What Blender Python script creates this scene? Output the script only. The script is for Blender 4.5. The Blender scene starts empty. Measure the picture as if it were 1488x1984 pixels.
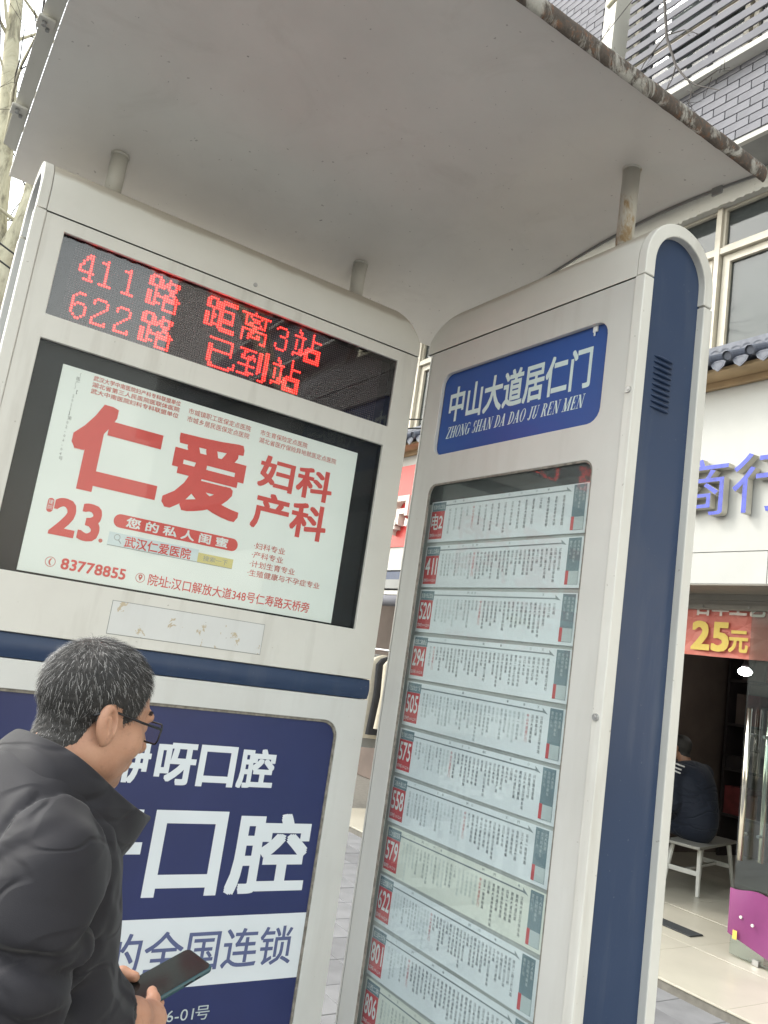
import bpy, bmesh, math, random
import numpy as np
from mathutils import Vector, Matrix
R = math.radians
random.seed(7); rng = np.random.default_rng(7)
scene = bpy.context.scene
COL = scene.collection

# ------------------------------------------------------------------ camera, sky, sun, exposure
def cam_axes(yaw, pitch, roll):
    f = np.array([math.sin(yaw)*math.cos(pitch), math.cos(yaw)*math.cos(pitch), math.sin(pitch)])
    r = np.array([math.cos(yaw), -math.sin(yaw), 0.0]); u = np.cross(r, f)
    c, s = math.cos(roll), math.sin(roll)
    return c*r+s*u, -s*r+c*u, f
_r, _u, _f = cam_axes(R(32.1538), R(10.0812), R(8.5388))
cam = bpy.data.cameras.new('camera'); cam_o = bpy.data.objects.new('camera', cam); COL.objects.link(cam_o)
cam.sensor_fit = 'VERTICAL'; cam.sensor_height = 36.0; cam.lens = 36.0*1585.465/1984.0
cam.clip_start = 0.05; cam.clip_end = 2000
mw = Matrix.Identity(4)
for i in range(3):
    mw[i][0] = _r[i]; mw[i][1] = _u[i]; mw[i][2] = -_f[i]
mw[0][3], mw[1][3], mw[2][3] = 0.0, 0.0, 1.66
cam_o.matrix_world = mw
scene.camera = cam_o

SUN_EL, SUN_AZ = R(45), R(315)       # azimuth clockwise from +Y: the sun stands over the street, beyond the left pylon
world = bpy.data.worlds.new('World'); scene.world = world; world.use_nodes = True
wn = world.node_tree.nodes; wl = world.node_tree.links; wn.clear()
sky = wn.new('ShaderNodeTexSky'); sky.sky_type = 'NISHITA'; sky.sun_disc = False
sky.sun_elevation = SUN_EL; sky.sun_rotation = SUN_AZ
sky.air_density = 3.0; sky.dust_density = 1.5; sky.ozone_density = 1.0; sky.altitude = 0
hsv = wn.new('ShaderNodeHueSaturation'); hsv.inputs['Saturation'].default_value = 0.32
bg = wn.new('ShaderNodeBackground'); bg.inputs['Strength'].default_value = 0.15
wo = wn.new('ShaderNodeOutputWorld')
wl.new(sky.outputs[0], hsv.inputs['Color']); wl.new(hsv.outputs[0], bg.inputs['Color']); wl.new(bg.outputs[0], wo.inputs['Surface'])
sun = bpy.data.lights.new('sun', 'SUN'); sun.energy = 0.5; sun.angle = R(12); sun.color = (1.0, 0.96, 0.9)
sun_o = bpy.data.objects.new('sun', sun); COL.objects.link(sun_o)
sd = Vector((math.sin(SUN_AZ)*math.cos(SUN_EL), math.cos(SUN_AZ)*math.cos(SUN_EL), math.sin(SUN_EL)))
sun_o.rotation_euler = (-sd).to_track_quat('-Z', 'Y').to_euler(); sun_o.location = sd*30
vs = scene.view_settings
vs.view_transform = 'Standard'; vs.look = 'None'; vs.gamma = 1.0; vs.use_curve_mapping = False
vs.exposure = 1.98
scene.cycles.max_bounces = 8; scene.cycles.transparent_max_bounces = 12; scene.cycles.use_denoising = True
scene.cycles.sample_clamp_indirect = 6

# ------------------------------------------------------------------ materials
def new_mat(name):
    m = bpy.data.materials.new(name); m.use_nodes = True
    nt = m.node_tree; b = nt.nodes['Principled BSDF']
    return m, nt, b
def ramp(nt, fac, stops):
    r = nt.nodes.new('ShaderNodeValToRGB'); e = r.color_ramp.elements
    while len(e) < len(stops): e.new(0.5)
    for el, (p, c) in zip(e, stops):
        el.position = p; el.color = (*c, 1) if len(c) == 3 else c
    nt.links.new(fac, r.inputs[0]); return r.outputs[0]
def noise(nt, scale, detail=4, rough=0.55, vec=None, dist=0.0):
    n = nt.nodes.new('ShaderNodeTexNoise'); n.inputs['Scale'].default_value = scale
    n.inputs['Detail'].default_value = detail; n.inputs['Roughness'].default_value = rough
    n.inputs['Distortion'].default_value = dist
    if vec is None:
        vec = nt.nodes.new('ShaderNodeTexCoord').outputs['Object']
    nt.links.new(vec, n.inputs['Vector']); return n.outputs['Fac']
def mixc(nt, fac, a, b):
    m = nt.nodes.new('ShaderNodeMix'); m.data_type = 'RGBA'
    if isinstance(fac, float): m.inputs[0].default_value = fac
    else: nt.links.new(fac, m.inputs[0])
    for s, v in ((6, a), (7, b)):
        if isinstance(v, tuple): m.inputs[s].default_value = (*v, 1)
        else: nt.links.new(v, m.inputs[s])
    return m.outputs[2]
def bump(nt, b, h, strength=0.2, dist=0.01):
    n = nt.nodes.new('ShaderNodeBump'); n.inputs['Strength'].default_value = strength
    n.inputs['Distance'].default_value = dist; nt.links.new(h, n.inputs['Height'])
    nt.links.new(n.outputs[0], b.inputs['Normal'])
def scaled(nt, s):
    tc = nt.nodes.new('ShaderNodeTexCoord'); mp = nt.nodes.new('ShaderNodeMapping')
    mp.inputs['Scale'].default_value = s; nt.links.new(tc.outputs['Object'], mp.inputs['Vector']); return mp.outputs[0]
def var_mat(name, col, rough=0.6, var=0.15, scale=6, metallic=0.0, bumps=0.0, bscale=60, spec=None, emit=None):
    m, nt, b = new_mat(name)
    f = noise(nt, scale, 5)
    lo = tuple(c*(1-var) for c in col); hi = tuple(min(1, c*(1+var)) for c in col)
    nt.links.new(ramp(nt, f, [(0.3, lo), (0.7, hi)]), b.inputs['Base Color'])
    b.inputs['Roughness'].default_value = rough; b.inputs['Metallic'].default_value = metallic
    if spec is not None: b.inputs['Specular IOR Level'].default_value = spec
    if bumps: bump(nt, b, noise(nt, bscale, 4), bumps, 0.004)
    if emit:
        b.inputs['Emission Color'].default_value = (*emit[0], 1); b.inputs['Emission Strength'].default_value = emit[1]
    return m
def paint_mat(name, col, dirt=(0.30, 0.26, 0.2), amount=0.5, rough=0.42, chips=None, chip_th=0.72):
    m, nt, b = new_mat(name)
    f1 = noise(nt, 2.3, 6, 0.65); f2 = noise(nt, 1.0, 5, 0.6, scaled(nt, (9, 9, 1.2)))
    base = ramp(nt, f1, [(0.3, tuple(c*0.93 for c in col)), (0.7, tuple(min(1, c*1.04) for c in col))])
    d = nt.nodes.new('ShaderNodeMath'); d.operation = 'MULTIPLY'
    nt.links.new(ramp(nt, f2, [(0.52, (0, 0, 0)), (0.85, (amount,)*3)]), d.inputs[0]); nt.links.new(f1, d.inputs[1])
    c = mixc(nt, d.outputs[0], base, dirt)
    # tiny specks of grime
    sp = noise(nt, 85, 2, 0.5)
    c = mixc(nt, ramp(nt, sp, [(0.735, (0, 0, 0)), (0.76, (0.55,)*3)]), c, dirt)
    if chips:
        ch = noise(nt, 16, 5, 0.7, dist=0.4)
        c = mixc(nt, ramp(nt, ch, [(chip_th, (0, 0, 0)), (chip_th+0.012, (1, 1, 1))]), c, chips)
    nt.links.new(c, b.inputs['Base Color'])
    nt.links.new(ramp(nt, f1, [(0.3, (rough*0.8,)*3), (0.75, (min(1, rough*1.35),)*3)]), b.inputs['Roughness'])
    bump(nt, b, noise(nt, 140, 3), 0.06, 0.002)
    return m
def flat_mat(name, col, rough=0.55):
    m, nt, b = new_mat(name)
    f = noise(nt, 40, 3)
    nt.links.new(ramp(nt, f, [(0.3, tuple(c*0.96 for c in col)), (0.7, tuple(min(1, c*1.03) for c in col))]), b.inputs['Base Color'])
    b.inputs['Roughness'].default_value = rough
    return m
def glass_mat(name, tint=(0.93, 0.97, 0.96), refl=0.06, rough=0.03, haze=0.0, hazecol=(0.6, 0.65, 0.65)):
    m = bpy.data.materials.new(name); m.use_nodes = True; nt = m.node_tree; nt.nodes.clear()
    out = nt.nodes.new('ShaderNodeOutputMaterial')
    tr = nt.nodes.new('ShaderNodeBsdfTransparent'); tr.inputs[0].default_value = (*tint, 1)
    gl = nt.nodes.new('ShaderNodeBsdfGlossy'); gl.inputs['Roughness'].default_value = rough
    lw = nt.nodes.new('ShaderNodeLayerWeight'); lw.inputs['Blend'].default_value = 0.5
    pw_ = nt.nodes.new('ShaderNodeMath'); pw_.operation = 'POWER'; pw_.inputs[1].default_value = 5.0
    nt.links.new(lw.outputs['Facing'], pw_.inputs[0])
    ad = nt.nodes.new('ShaderNodeMath'); ad.operation = 'MULTIPLY_ADD'; ad.inputs[1].default_value = 1-refl; ad.inputs[2].default_value = refl
    ad.use_clamp = True
    nt.links.new(pw_.outputs[0], ad.inputs[0])
    mx = nt.nodes.new('ShaderNodeMixShader'); nt.links.new(ad.outputs[0], mx.inputs[0])
    src = tr.outputs[0]
    if haze > 0:
        df = nt.nodes.new('ShaderNodeBsdfDiffuse'); df.inputs[0].default_value = (*hazecol, 1)
        m2 = nt.nodes.new('ShaderNodeMixShader')
        f = noise(nt, 3.0, 5, 0.6)
        nt.links.new(ramp(nt, f, [(0.3, (haze*0.5,)*3), (0.8, (haze*1.6,)*3)]), m2.inputs[0])
        nt.links.new(tr.outputs[0], m2.inputs[1]); nt.links.new(df.outputs[0], m2.inputs[2]); src = m2.outputs[0]
    nt.links.new(src, mx.inputs[1]); nt.links.new(gl.outputs[0], mx.inputs[2]); nt.links.new(mx.outputs[0], out.inputs[0])
    return m

M = {}
M['cream'] = paint_mat('pylon_paint', (0.67, 0.655, 0.605), amount=1.0, dirt=(0.25, 0.215, 0.17), chips=(0.34, 0.29, 0.22), chip_th=0.745)
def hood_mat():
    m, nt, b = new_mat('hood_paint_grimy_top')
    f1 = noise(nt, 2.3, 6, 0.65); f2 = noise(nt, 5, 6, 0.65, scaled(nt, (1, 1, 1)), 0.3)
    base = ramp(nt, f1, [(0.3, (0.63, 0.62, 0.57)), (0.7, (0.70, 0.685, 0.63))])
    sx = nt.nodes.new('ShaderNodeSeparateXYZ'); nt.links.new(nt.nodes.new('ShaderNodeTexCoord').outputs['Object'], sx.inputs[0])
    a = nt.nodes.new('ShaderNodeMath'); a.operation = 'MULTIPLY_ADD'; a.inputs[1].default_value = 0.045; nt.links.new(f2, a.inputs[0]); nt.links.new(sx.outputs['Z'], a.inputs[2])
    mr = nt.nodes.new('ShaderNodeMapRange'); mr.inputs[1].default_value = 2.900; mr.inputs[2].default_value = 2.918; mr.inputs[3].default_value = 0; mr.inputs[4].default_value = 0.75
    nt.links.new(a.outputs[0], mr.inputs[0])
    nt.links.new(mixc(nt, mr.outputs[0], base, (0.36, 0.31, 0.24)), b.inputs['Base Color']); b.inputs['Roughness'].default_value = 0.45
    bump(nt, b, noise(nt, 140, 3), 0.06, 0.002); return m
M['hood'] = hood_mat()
M['cream_low'] = paint_mat('pylon_paint_chipped', (0.585, 0.575, 0.54), amount=0.5, chips=(0.30, 0.24, 0.17), chip_th=0.70)
M['cream_low2'] = paint_mat('left_pylon_paint_chipped', (0.63, 0.63, 0.605), amount=0.5, chips=(0.30, 0.24, 0.17), chip_th=0.71)
M['hatch_paint'] = paint_mat('flaking_hatch_paint', (0.66, 0.665, 0.65), amount=0.5, chips=(0.50, 0.42, 0.30), chip_th=0.60)
M['blue_paint'] = paint_mat('blue_paint', (0.019, 0.041, 0.097), dirt=(0.11, 0.13, 0.17), amount=0.9, rough=0.42)
M['black_frame'] = var_mat('black_frame', (0.008, 0.009, 0.012), 0.5, 0.3, 20, spec=0.2)
M['gasket'] = var_mat('gasket_grime', (0.22, 0.2, 0.17), 0.8, 0.4, 60)
M['roof'] = None
M['steel'] = var_mat('steel', (0.5, 0.5, 0.5), 0.3, 0.1, 30, metallic=0.9)
M['chrome'] = var_mat('chrome', (0.72, 0.69, 0.62), 0.16, 0.05, 30, metallic=1.0)
M['led_board'] = var_mat('led_board', (0.014, 0.009, 0.010), 0.6, 0.2, 50)
M['led_off'] = var_mat('led_off', (0.2, 0.15, 0.15), 0.4, 0.1, 100)
M['led_on'] = var_mat('led_on', (0.8, 0.05, 0.03), 0.4, 0.05, 100, emit=((1.0, 0.03, 0.02), 3.6))
M['led_halo'] = var_mat('led_halo', (0.45, 0.03, 0.03), 0.5, 0.05, 100, emit=((1.0, 0.012, 0.02), 0.10))
M['glass_led'] = glass_mat('dark_display_glass', (0.88, 0.88, 0.9), refl=0.06, rough=0.01)
M['glass_ad'] = glass_mat('poster_glass', (0.98, 0.99, 0.985), refl=0.012, haze=0.006)
M['glass_route'] = glass_mat('route_glass', (0.965, 0.985, 0.98), refl=0.035, haze=0.04, hazecol=(0.62, 0.70, 0.69))
M['glass_win'] = glass_mat('window_glass', (0.7, 0.72, 0.72), refl=0.045)
M['glass_door'] = glass_mat('door_glass', (0.8, 0.86, 0.84), refl=0.10)
M['paper_ad'] = var_mat('poster_paper', (0.80, 0.835, 0.80), 0.6, 0.05, 2.5)
M['red_ink'] = flat_mat('red_ink', (0.64, 0.075, 0.065))
M['red_ink2'] = flat_mat('faded_red_ink', (0.56, 0.13, 0.10))
M['grey_ink'] = flat_mat('grey_ink', (0.25, 0.26, 0.25))
M['white_ink'] = flat_mat('white_ink', (0.75, 0.77, 0.76))
M['yellow_btn'] = flat_mat('yellow_button', (0.62, 0.54, 0.20))
M['paleblue'] = flat_mat('pale_box', (0.62, 0.70, 0.72))
M['navy'] = var_mat('navy_print', (0.022, 0.031, 0.112), 0.35, 0.12, 3)
M['navy_ink'] = flat_mat('navy_ink', (0.10, 0.12, 0.25))
M['poster_white'] = var_mat('poster_white', (0.72, 0.76, 0.79), 0.45, 0.05, 3)
M['sign_blue'] = var_mat('sign_blue', (0.018, 0.075, 0.30), 0.38, 0.12, 2)
M['sign_white'] = flat_mat('sign_white', (0.62, 0.74, 0.72), 0.4)
M['card'] = var_mat('card_paper', (0.77, 0.81, 0.83), 0.6, 0.05, 5)
M['card_yellow'] = var_mat('aged_card_paper', (0.74, 0.76, 0.68), 0.6, 0.06, 5)
M['card_back'] = var_mat('card_backing', (0.44, 0.46, 0.44), 0.6, 0.12, 4)
M['card_red'] = var_mat('card_red', (0.56, 0.045, 0.05), 0.5, 0.08, 8)
M['card_teal'] = var_mat('card_teal', (0.15, 0.22, 0.25), 0.5, 0.12, 8)
M['ink_dark'] = flat_mat('ink_dark', (0.055, 0.065, 0.075))
M['ink_mid'] = flat_mat('ink_mid', (0.26, 0.30, 0.31))
M['ink_light'] = flat_mat('ink_light', (0.50, 0.56, 0.56))
M['dark_void'] = var_mat('case_inside', (0.05, 0.055, 0.055), 0.7, 0.3, 8)

# roof: grey paint, rust towards a fascia handled by its own material
def roof_mat():
    m, nt, b = new_mat('roof_grey_paint')
    f = noise(nt, 1.4, 6, 0.6)
    c = ramp(nt, f, [(0.25, (0.54, 0.52, 0.485)), (0.75, (0.70, 0.675, 0.63))])
    sp = noise(nt, 26, 3, 0.6)
    c = mixc(nt, ramp(nt, sp, [(0.745, (0, 0, 0)), (0.76, (0.7,)*3)]), c, (0.1, 0.09, 0.08))
    st = noise(nt, 3.2, 7, 0.7, None, 1.2)
    c = mixc(nt, ramp(nt, st, [(0.54, (0, 0, 0)), (0.72, (0.17,)*3)]), c, (0.33, 0.29, 0.24))
    sp2 = noise(nt, 60, 2, 0.5); c = mixc(nt, ramp(nt, sp2, [(0.73, (0, 0, 0)), (0.75, (0.5,)*3)]), c, (0.15, 0.13, 0.11))
    nt.links.new(c, b.inputs['Base Color']); b.inputs['Roughness'].default_value = 0.5
    h = noise(nt, 7, 4, 0.55); bump(nt, b, h, 0.10, 0.012)
    return m
M['roof'] = roof_mat()
def rust_mat():
    m, nt, b = new_mat('peeling_rusty_paint')
    f = noise(nt, 11, 8, 0.72, scaled(nt, (1, 1, 0.45)), 0.8)
    g = noise(nt, 45, 6, 0.75)
    rust = ramp(nt, g, [(0.3, (0.045, 0.034, 0.028)), (0.52, (0.085, 0.068, 0.055)), (0.64, (0.15, 0.075, 0.042)), (0.75, (0.25, 0.17, 0.11))])
    pnt = ramp(nt, g, [(0.3, (0.28, 0.27, 0.24)), (0.7, (0.40, 0.38, 0.34))])
    msk = ramp(nt, f, [(0.50, (1, 1, 1)), (0.58, (0, 0, 0))])
    nt.links.new(mixc(nt, msk, pnt, rust), b.inputs['Base Color'])
    b.inputs['Roughness'].default_value = 0.85
    bump(nt, b, f, 0.5, 0.01)
    return m
M['rust'] = rust_mat()
def tube_mat():
    m, nt, b = new_mat('tube_paint_rust')
    f = noise(nt, 14, 6, 0.7, scaled(nt, (1, 1, 0.35)), 0.3)
    c = ramp(nt, f, [(0.55, (0.55, 0.53, 0.47)), (0.62, (0.38, 0.27, 0.15)), (0.72, (0.26, 0.14, 0.06))])
    nt.links.new(c, b.inputs['Base Color']); b.inputs['Roughness'].default_value = 0.5
    return m
M['tube_rust'] = tube_mat()
M['tube'] = paint_mat('tube_paint', (0.50, 0.485, 0.43), amount=0.4)
# shop street
M['fascia'] = paint_mat('white_fascia', (0.42, 0.42, 0.40), dirt=(0.4, 0.36, 0.28), amount=0.35, rough=0.35)
M['letter_blue'] = var_mat('letter_blue', (0.045, 0.065, 0.42), 0.3, 0.3, 18, bumps=0.15, bscale=30)
M['letter_side'] = var_mat('letter_side', (0.5, 0.48, 0.42), 0.5, 0.15, 10)
M['tan'] = var_mat('tan_soffit', (0.42, 0.30, 0.17), 0.6, 0.15, 5)
M['tile'] = var_mat('grey_roof_tile', (0.105, 0.115, 0.145), 0.5, 0.25, 25, bumps=0.3, bscale=80)
M['alu'] = var_mat('window_aluminium', (0.50, 0.46, 0.38), 0.45, 0.1, 12)
M['pane_back'] = var_mat('dusty_pane', (0.17, 0.17, 0.175), 0.5, 0.12, 2)
M['concrete_white'] = paint_mat('white_concrete', (0.50, 0.49, 0.45), dirt=(0.35, 0.32, 0.27), amount=0.7, rough=0.7, chips=(0.36, 0.34, 0.3), chip_th=0.66)
M['soffit'] = var_mat('grey_soffit', (0.26, 0.26, 0.25), 0.8, 0.15, 3)
M['brick'] = var_mat('pale_brick', (0.20, 0.20, 0.22), 0.8, 0.14, 4, spec=0.15)
M['mortar'] = var_mat('dark_mortar', (0.05, 0.055, 0.08), 0.9, 0.2, 20)
def brick_wall_mat():
    m, nt, b = new_mat('distant_brick_facing')
    sx = nt.nodes.new('ShaderNodeSeparateXYZ'); nt.links.new(nt.nodes.new('ShaderNodeTexCoord').outputs['Object'], sx.inputs[0])
    cb = nt.nodes.new('ShaderNodeCombineXYZ'); nt.links.new(sx.outputs['Y'], cb.inputs[0]); nt.links.new(sx.outputs['Z'], cb.inputs[1])
    bt = nt.nodes.new('ShaderNodeTexBrick'); nt.links.new(cb.outputs[0], bt.inputs['Vector'])
    bt.inputs['Color1'].default_value = (0.19, 0.19, 0.21, 1); bt.inputs['Color2'].default_value = (0.215, 0.215, 0.235, 1); bt.inputs['Mortar'].default_value = (0.05, 0.055, 0.08, 1)
    bt.inputs['Scale'].default_value = 1.0; bt.inputs['Brick Width'].default_value = 0.212; bt.inputs['Row Height'].default_value = 0.074; bt.inputs['Mortar Size'].default_value = 0.004
    nt.links.new(bt.outputs['Color'], b.inputs['Base Color']); b.inputs['Roughness'].default_value = 0.8; return m
M['brick_wall'] = brick_wall_mat()
M['slat'] = var_mat('pale_slat', (0.17, 0.17, 0.188), 0.8, 0.09, 4, spec=0.15)
M['wall'] = paint_mat('building_render', (0.42, 0.41, 0.39), amount=0.6, rough=0.8)
M['shutter'] = paint_mat('shutter_box', (0.20, 0.19, 0.165), dirt=(0.12, 0.1, 0.08), amount=0.6, rough=0.5)
M['banner'] = None
M['banner_white'] = flat_mat('banner_white', (0.66, 0.6, 0.54))
M['banner_yellow'] = flat_mat('banner_yellow', (0.68, 0.50, 0.10))
M['red_sign'] = var_mat('red_sign', (0.60, 0.05, 0.045), 0.4, 0.08, 5)
M['magenta'] = var_mat('magenta_sheet', (0.19, 0.036, 0.135), 0.45, 0.12, 4)
M['tilefloor'] = var_mat('beige_floor_tile', (0.47, 0.44, 0.36), 0.28, 0.08, 3)
M['grout'] = var_mat('grout', (0.16, 0.15, 0.13), 0.9, 0.2, 20)
M['paver'] = var_mat('grey_paver', (0.18, 0.18, 0.185), 0.8, 0.16, 5, bumps=0.3, bscale=90)
M['paver_dark'] = var_mat('dark_paver', (0.15, 0.15, 0.155), 0.8, 0.16, 5, bumps=0.3, bscale=90)
M['asphalt'] = var_mat('asphalt', (0.05, 0.05, 0.052), 0.9, 0.25, 12, bumps=0.4, bscale=150)
M['kerb'] = var_mat('kerb_stone', (0.32, 0.32, 0.31), 0.8, 0.15, 5)
M['mat_dark'] = var_mat('dark_rubber_mat', (0.03, 0.033, 0.035), 0.7, 0.3, 30)
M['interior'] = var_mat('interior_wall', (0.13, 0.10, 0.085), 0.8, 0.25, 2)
M['shelf_dark'] = var_mat('dark_shelf', (0.03, 0.025, 0.025), 0.6, 0.3, 6)
M['maroon'] = var_mat('maroon_goods', (0.16, 0.03, 0.03), 0.6, 0.3, 10)
M['bench_top'] = var_mat('bench_top', (0.30, 0.29, 0.26), 0.4, 0.1, 6)
M['bench_leg'] = var_mat('bench_leg', (0.60, 0.59, 0.55), 0.4, 0.06, 10)
M['brown_goods'] = var_mat('brown_box', (0.28, 0.12, 0.08), 0.7, 0.2, 8)
M['cloth_cream'] = var_mat('cream_cloth', (0.55, 0.49, 0.38), 0.9, 0.12, 12, bumps=0.3, bscale=30)
M['cloth_black'] = var_mat('black_cloth', (0.02, 0.02, 0.022), 0.9, 0.2, 12)
M['bulb'] = var_mat('lamp_bulb', (0.9, 0.9, 0.9), 0.4, 0.02, 5, emit=((1.0, 0.98, 0.95), 14.0))
def bark_mat():
    m, nt, b = new_mat('plane_tree_bark')
    f = noise(nt, 5, 6, 0.65, scaled(nt, (1, 1, 0.5)), 0.6)
    c = ramp(nt, f, [(0.35, (0.22, 0.20, 0.15)), (0.46, (0.48, 0.45, 0.33)), (0.6, (0.58, 0.55, 0.42)), (0.72, (0.30, 0.29, 0.21))])
    nt.links.new(c, b.inputs['Base Color']); b.inputs['Roughness'].default_value = 0.85
    bump(nt, b, f, 0.3, 0.01); return m
M['bark'] = bark_mat()
M['twig'] = var_mat('twig', (0.06, 0.052, 0.047), 0.8, 0.25, 20)
M['cable'] = var_mat('cable', (0.02, 0.02, 0.02), 0.6, 0.2, 20)
def banner_mat():
    m, nt, b = new_mat('creased_red_banner')
    w = nt.nodes.new('ShaderNodeTexVoronoi'); w.feature = 'DISTANCE_TO_EDGE'; w.inputs['Scale'].default_value = 4.5
    nt.links.new(scaled(nt, (1, 1.0, 1.6)), w.inputs['Vector'])
    f = noise(nt, 5, 5, 0.6)
    c = ramp(nt, f, [(0.3, (0.50, 0.11, 0.085)), (0.7, (0.62, 0.19, 0.14))])
    nt.links.new(c, b.inputs['Base Color']); b.inputs['Roughness'].default_value = 0.45
    bump(nt, b, w.outputs['Distance'], 0.6, 0.04); return m
M['banner'] = banner_mat()
# people
def skin_mat():
    m, nt, b = new_mat('skin')
    f = noise(nt, 14, 5, 0.6); g = noise(nt, 90, 5, 0.7); h = noise(nt, 5, 3, 0.5)
    c = ramp(nt, f, [(0.3, (0.40, 0.205, 0.130)), (0.7, (0.53, 0.300, 0.200))])
    c = mixc(nt, ramp(nt, h, [(0.45, (0, 0, 0)), (0.7, (0.35,)*3)]), c, (0.50, 0.20, 0.135))
    c = mixc(nt, ramp(nt, g, [(0.56, (0, 0, 0)), (0.74, (0.45,)*3)]), c, (0.26, 0.14, 0.10))
    nt.links.new(c, b.inputs['Base Color'])
    nt.links.new(ramp(nt, g, [(0.3, (0.40,)*3), (0.7, (0.58,)*3)]), b.inputs['Roughness'])
    b.inputs['Subsurface Weight'].default_value = 0.12; b.inputs['Subsurface Radius'].default_value = (0.01, 0.004, 0.002)
    bump(nt, b, noise(nt, 260, 4), 0.22, 0.0012); return m
M['skin'] = skin_mat()
M['hair'] = var_mat('hair_base', (0.035, 0.032, 0.03), 0.65, 0.5, 160, bumps=0.5, bscale=260)
M['hair_dark'] = flat_mat('hair_dark', (0.018, 0.017, 0.017), 0.45)
M['hair_grey'] = flat_mat('hair_grey', (0.46, 0.45, 0.44), 0.4)
def jacket_mat(name, a, c2):
    m, nt, b = new_mat(name)
    f = noise(nt, 3.0, 5, 0.6)
    nt.links.new(ramp(nt, f, [(0.3, a), (0.7, c2)]), b.inputs['Base Color'])
    b.inputs['Roughness'].default_value = 0.72; b.inputs['Specular IOR Level'].default_value = 0.3; b.inputs['Sheen Weight'].default_value = 0.08
    def crease(sc, st, dist, wid):
        f_ = noise(nt, sc, 1.5, 0.45, scaled(nt, st), dist)
        m1 = nt.nodes.new('ShaderNodeMath'); m1.operation = 'SUBTRACT'; m1.inputs[1].default_value = 0.5; nt.links.new(f_, m1.inputs[0])
        m2 = nt.nodes.new('ShaderNodeMath'); m2.operation = 'ABSOLUTE'; nt.links.new(m1.outputs[0], m2.inputs[0])
        m3 = nt.nodes.new('ShaderNodeMapRange'); m3.interpolation_type = 'SMOOTHSTEP'; m3.inputs[2].default_value = wid; nt.links.new(m2.outputs[0], m3.inputs[0]); return m3.outputs[0]
    c1, c2 = crease(3.2, (0.8, 0.8, 2.4), 0.4, 0.055), crease(7.5, (0.9, 0.9, 1.7), 0.3, 0.05)
    a1 = nt.nodes.new('ShaderNodeMath'); a1.operation = 'MULTIPLY_ADD'; a1.inputs[1].default_value = 0.35; nt.links.new(c2, a1.inputs[0]); nt.links.new(c1, a1.inputs[2])
    a2 = nt.nodes.new('ShaderNodeMath'); a2.operation = 'MULTIPLY_ADD'; a2.inputs[1].default_value = 0.03; nt.links.new(noise(nt, 600, 2), a2.inputs[0]); nt.links.new(a1.outputs[0], a2.inputs[2])
    bump(nt, b, a2.outputs[0], 0.6, 0.010); return m
M['jacket'] = jacket_mat('charcoal_nylon', (0.0115, 0.0108, 0.0138), (0.018, 0.0168, 0.0212))
M['seam_thread'] = flat_mat('seam_thread', (0.13, 0.12, 0.11))
M['jacket_in'] = var_mat('black_lining', (0.012, 0.014, 0.016), 0.6, 0.3, 30)
M['trouser'] = var_mat('dark_trouser', (0.02, 0.022, 0.03), 0.85, 0.2, 20)
M['shoe'] = var_mat('black_shoe', (0.015, 0.015, 0.015), 0.4, 0.2, 20)
M['specs'] = var_mat('black_spectacle_frame', (0.012, 0.012, 0.014), 0.25, 0.2, 40)
M['lens'] = glass_mat('spectacle_lens', (0.95, 0.97, 0.98), refl=0.10)
M['eye_white'] = flat_mat('eye_white', (0.7, 0.66, 0.62), 0.25)
M['phone_body'] = var_mat('teal_phone_body', (0.025, 0.07, 0.085), 0.25, 0.1, 20)
M['phone_screen'] = var_mat('phone_screen', (0.012, 0.014, 0.015), 0.09, 0.1, 10, spec=0.6)
M['navy_jacket'] = jacket_mat('navy_tracksuit', (0.010, 0.014, 0.026), (0.016, 0.021, 0.036))
M['stripe'] = flat_mat('white_stripe', (0.72, 0.72, 0.72))

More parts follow.
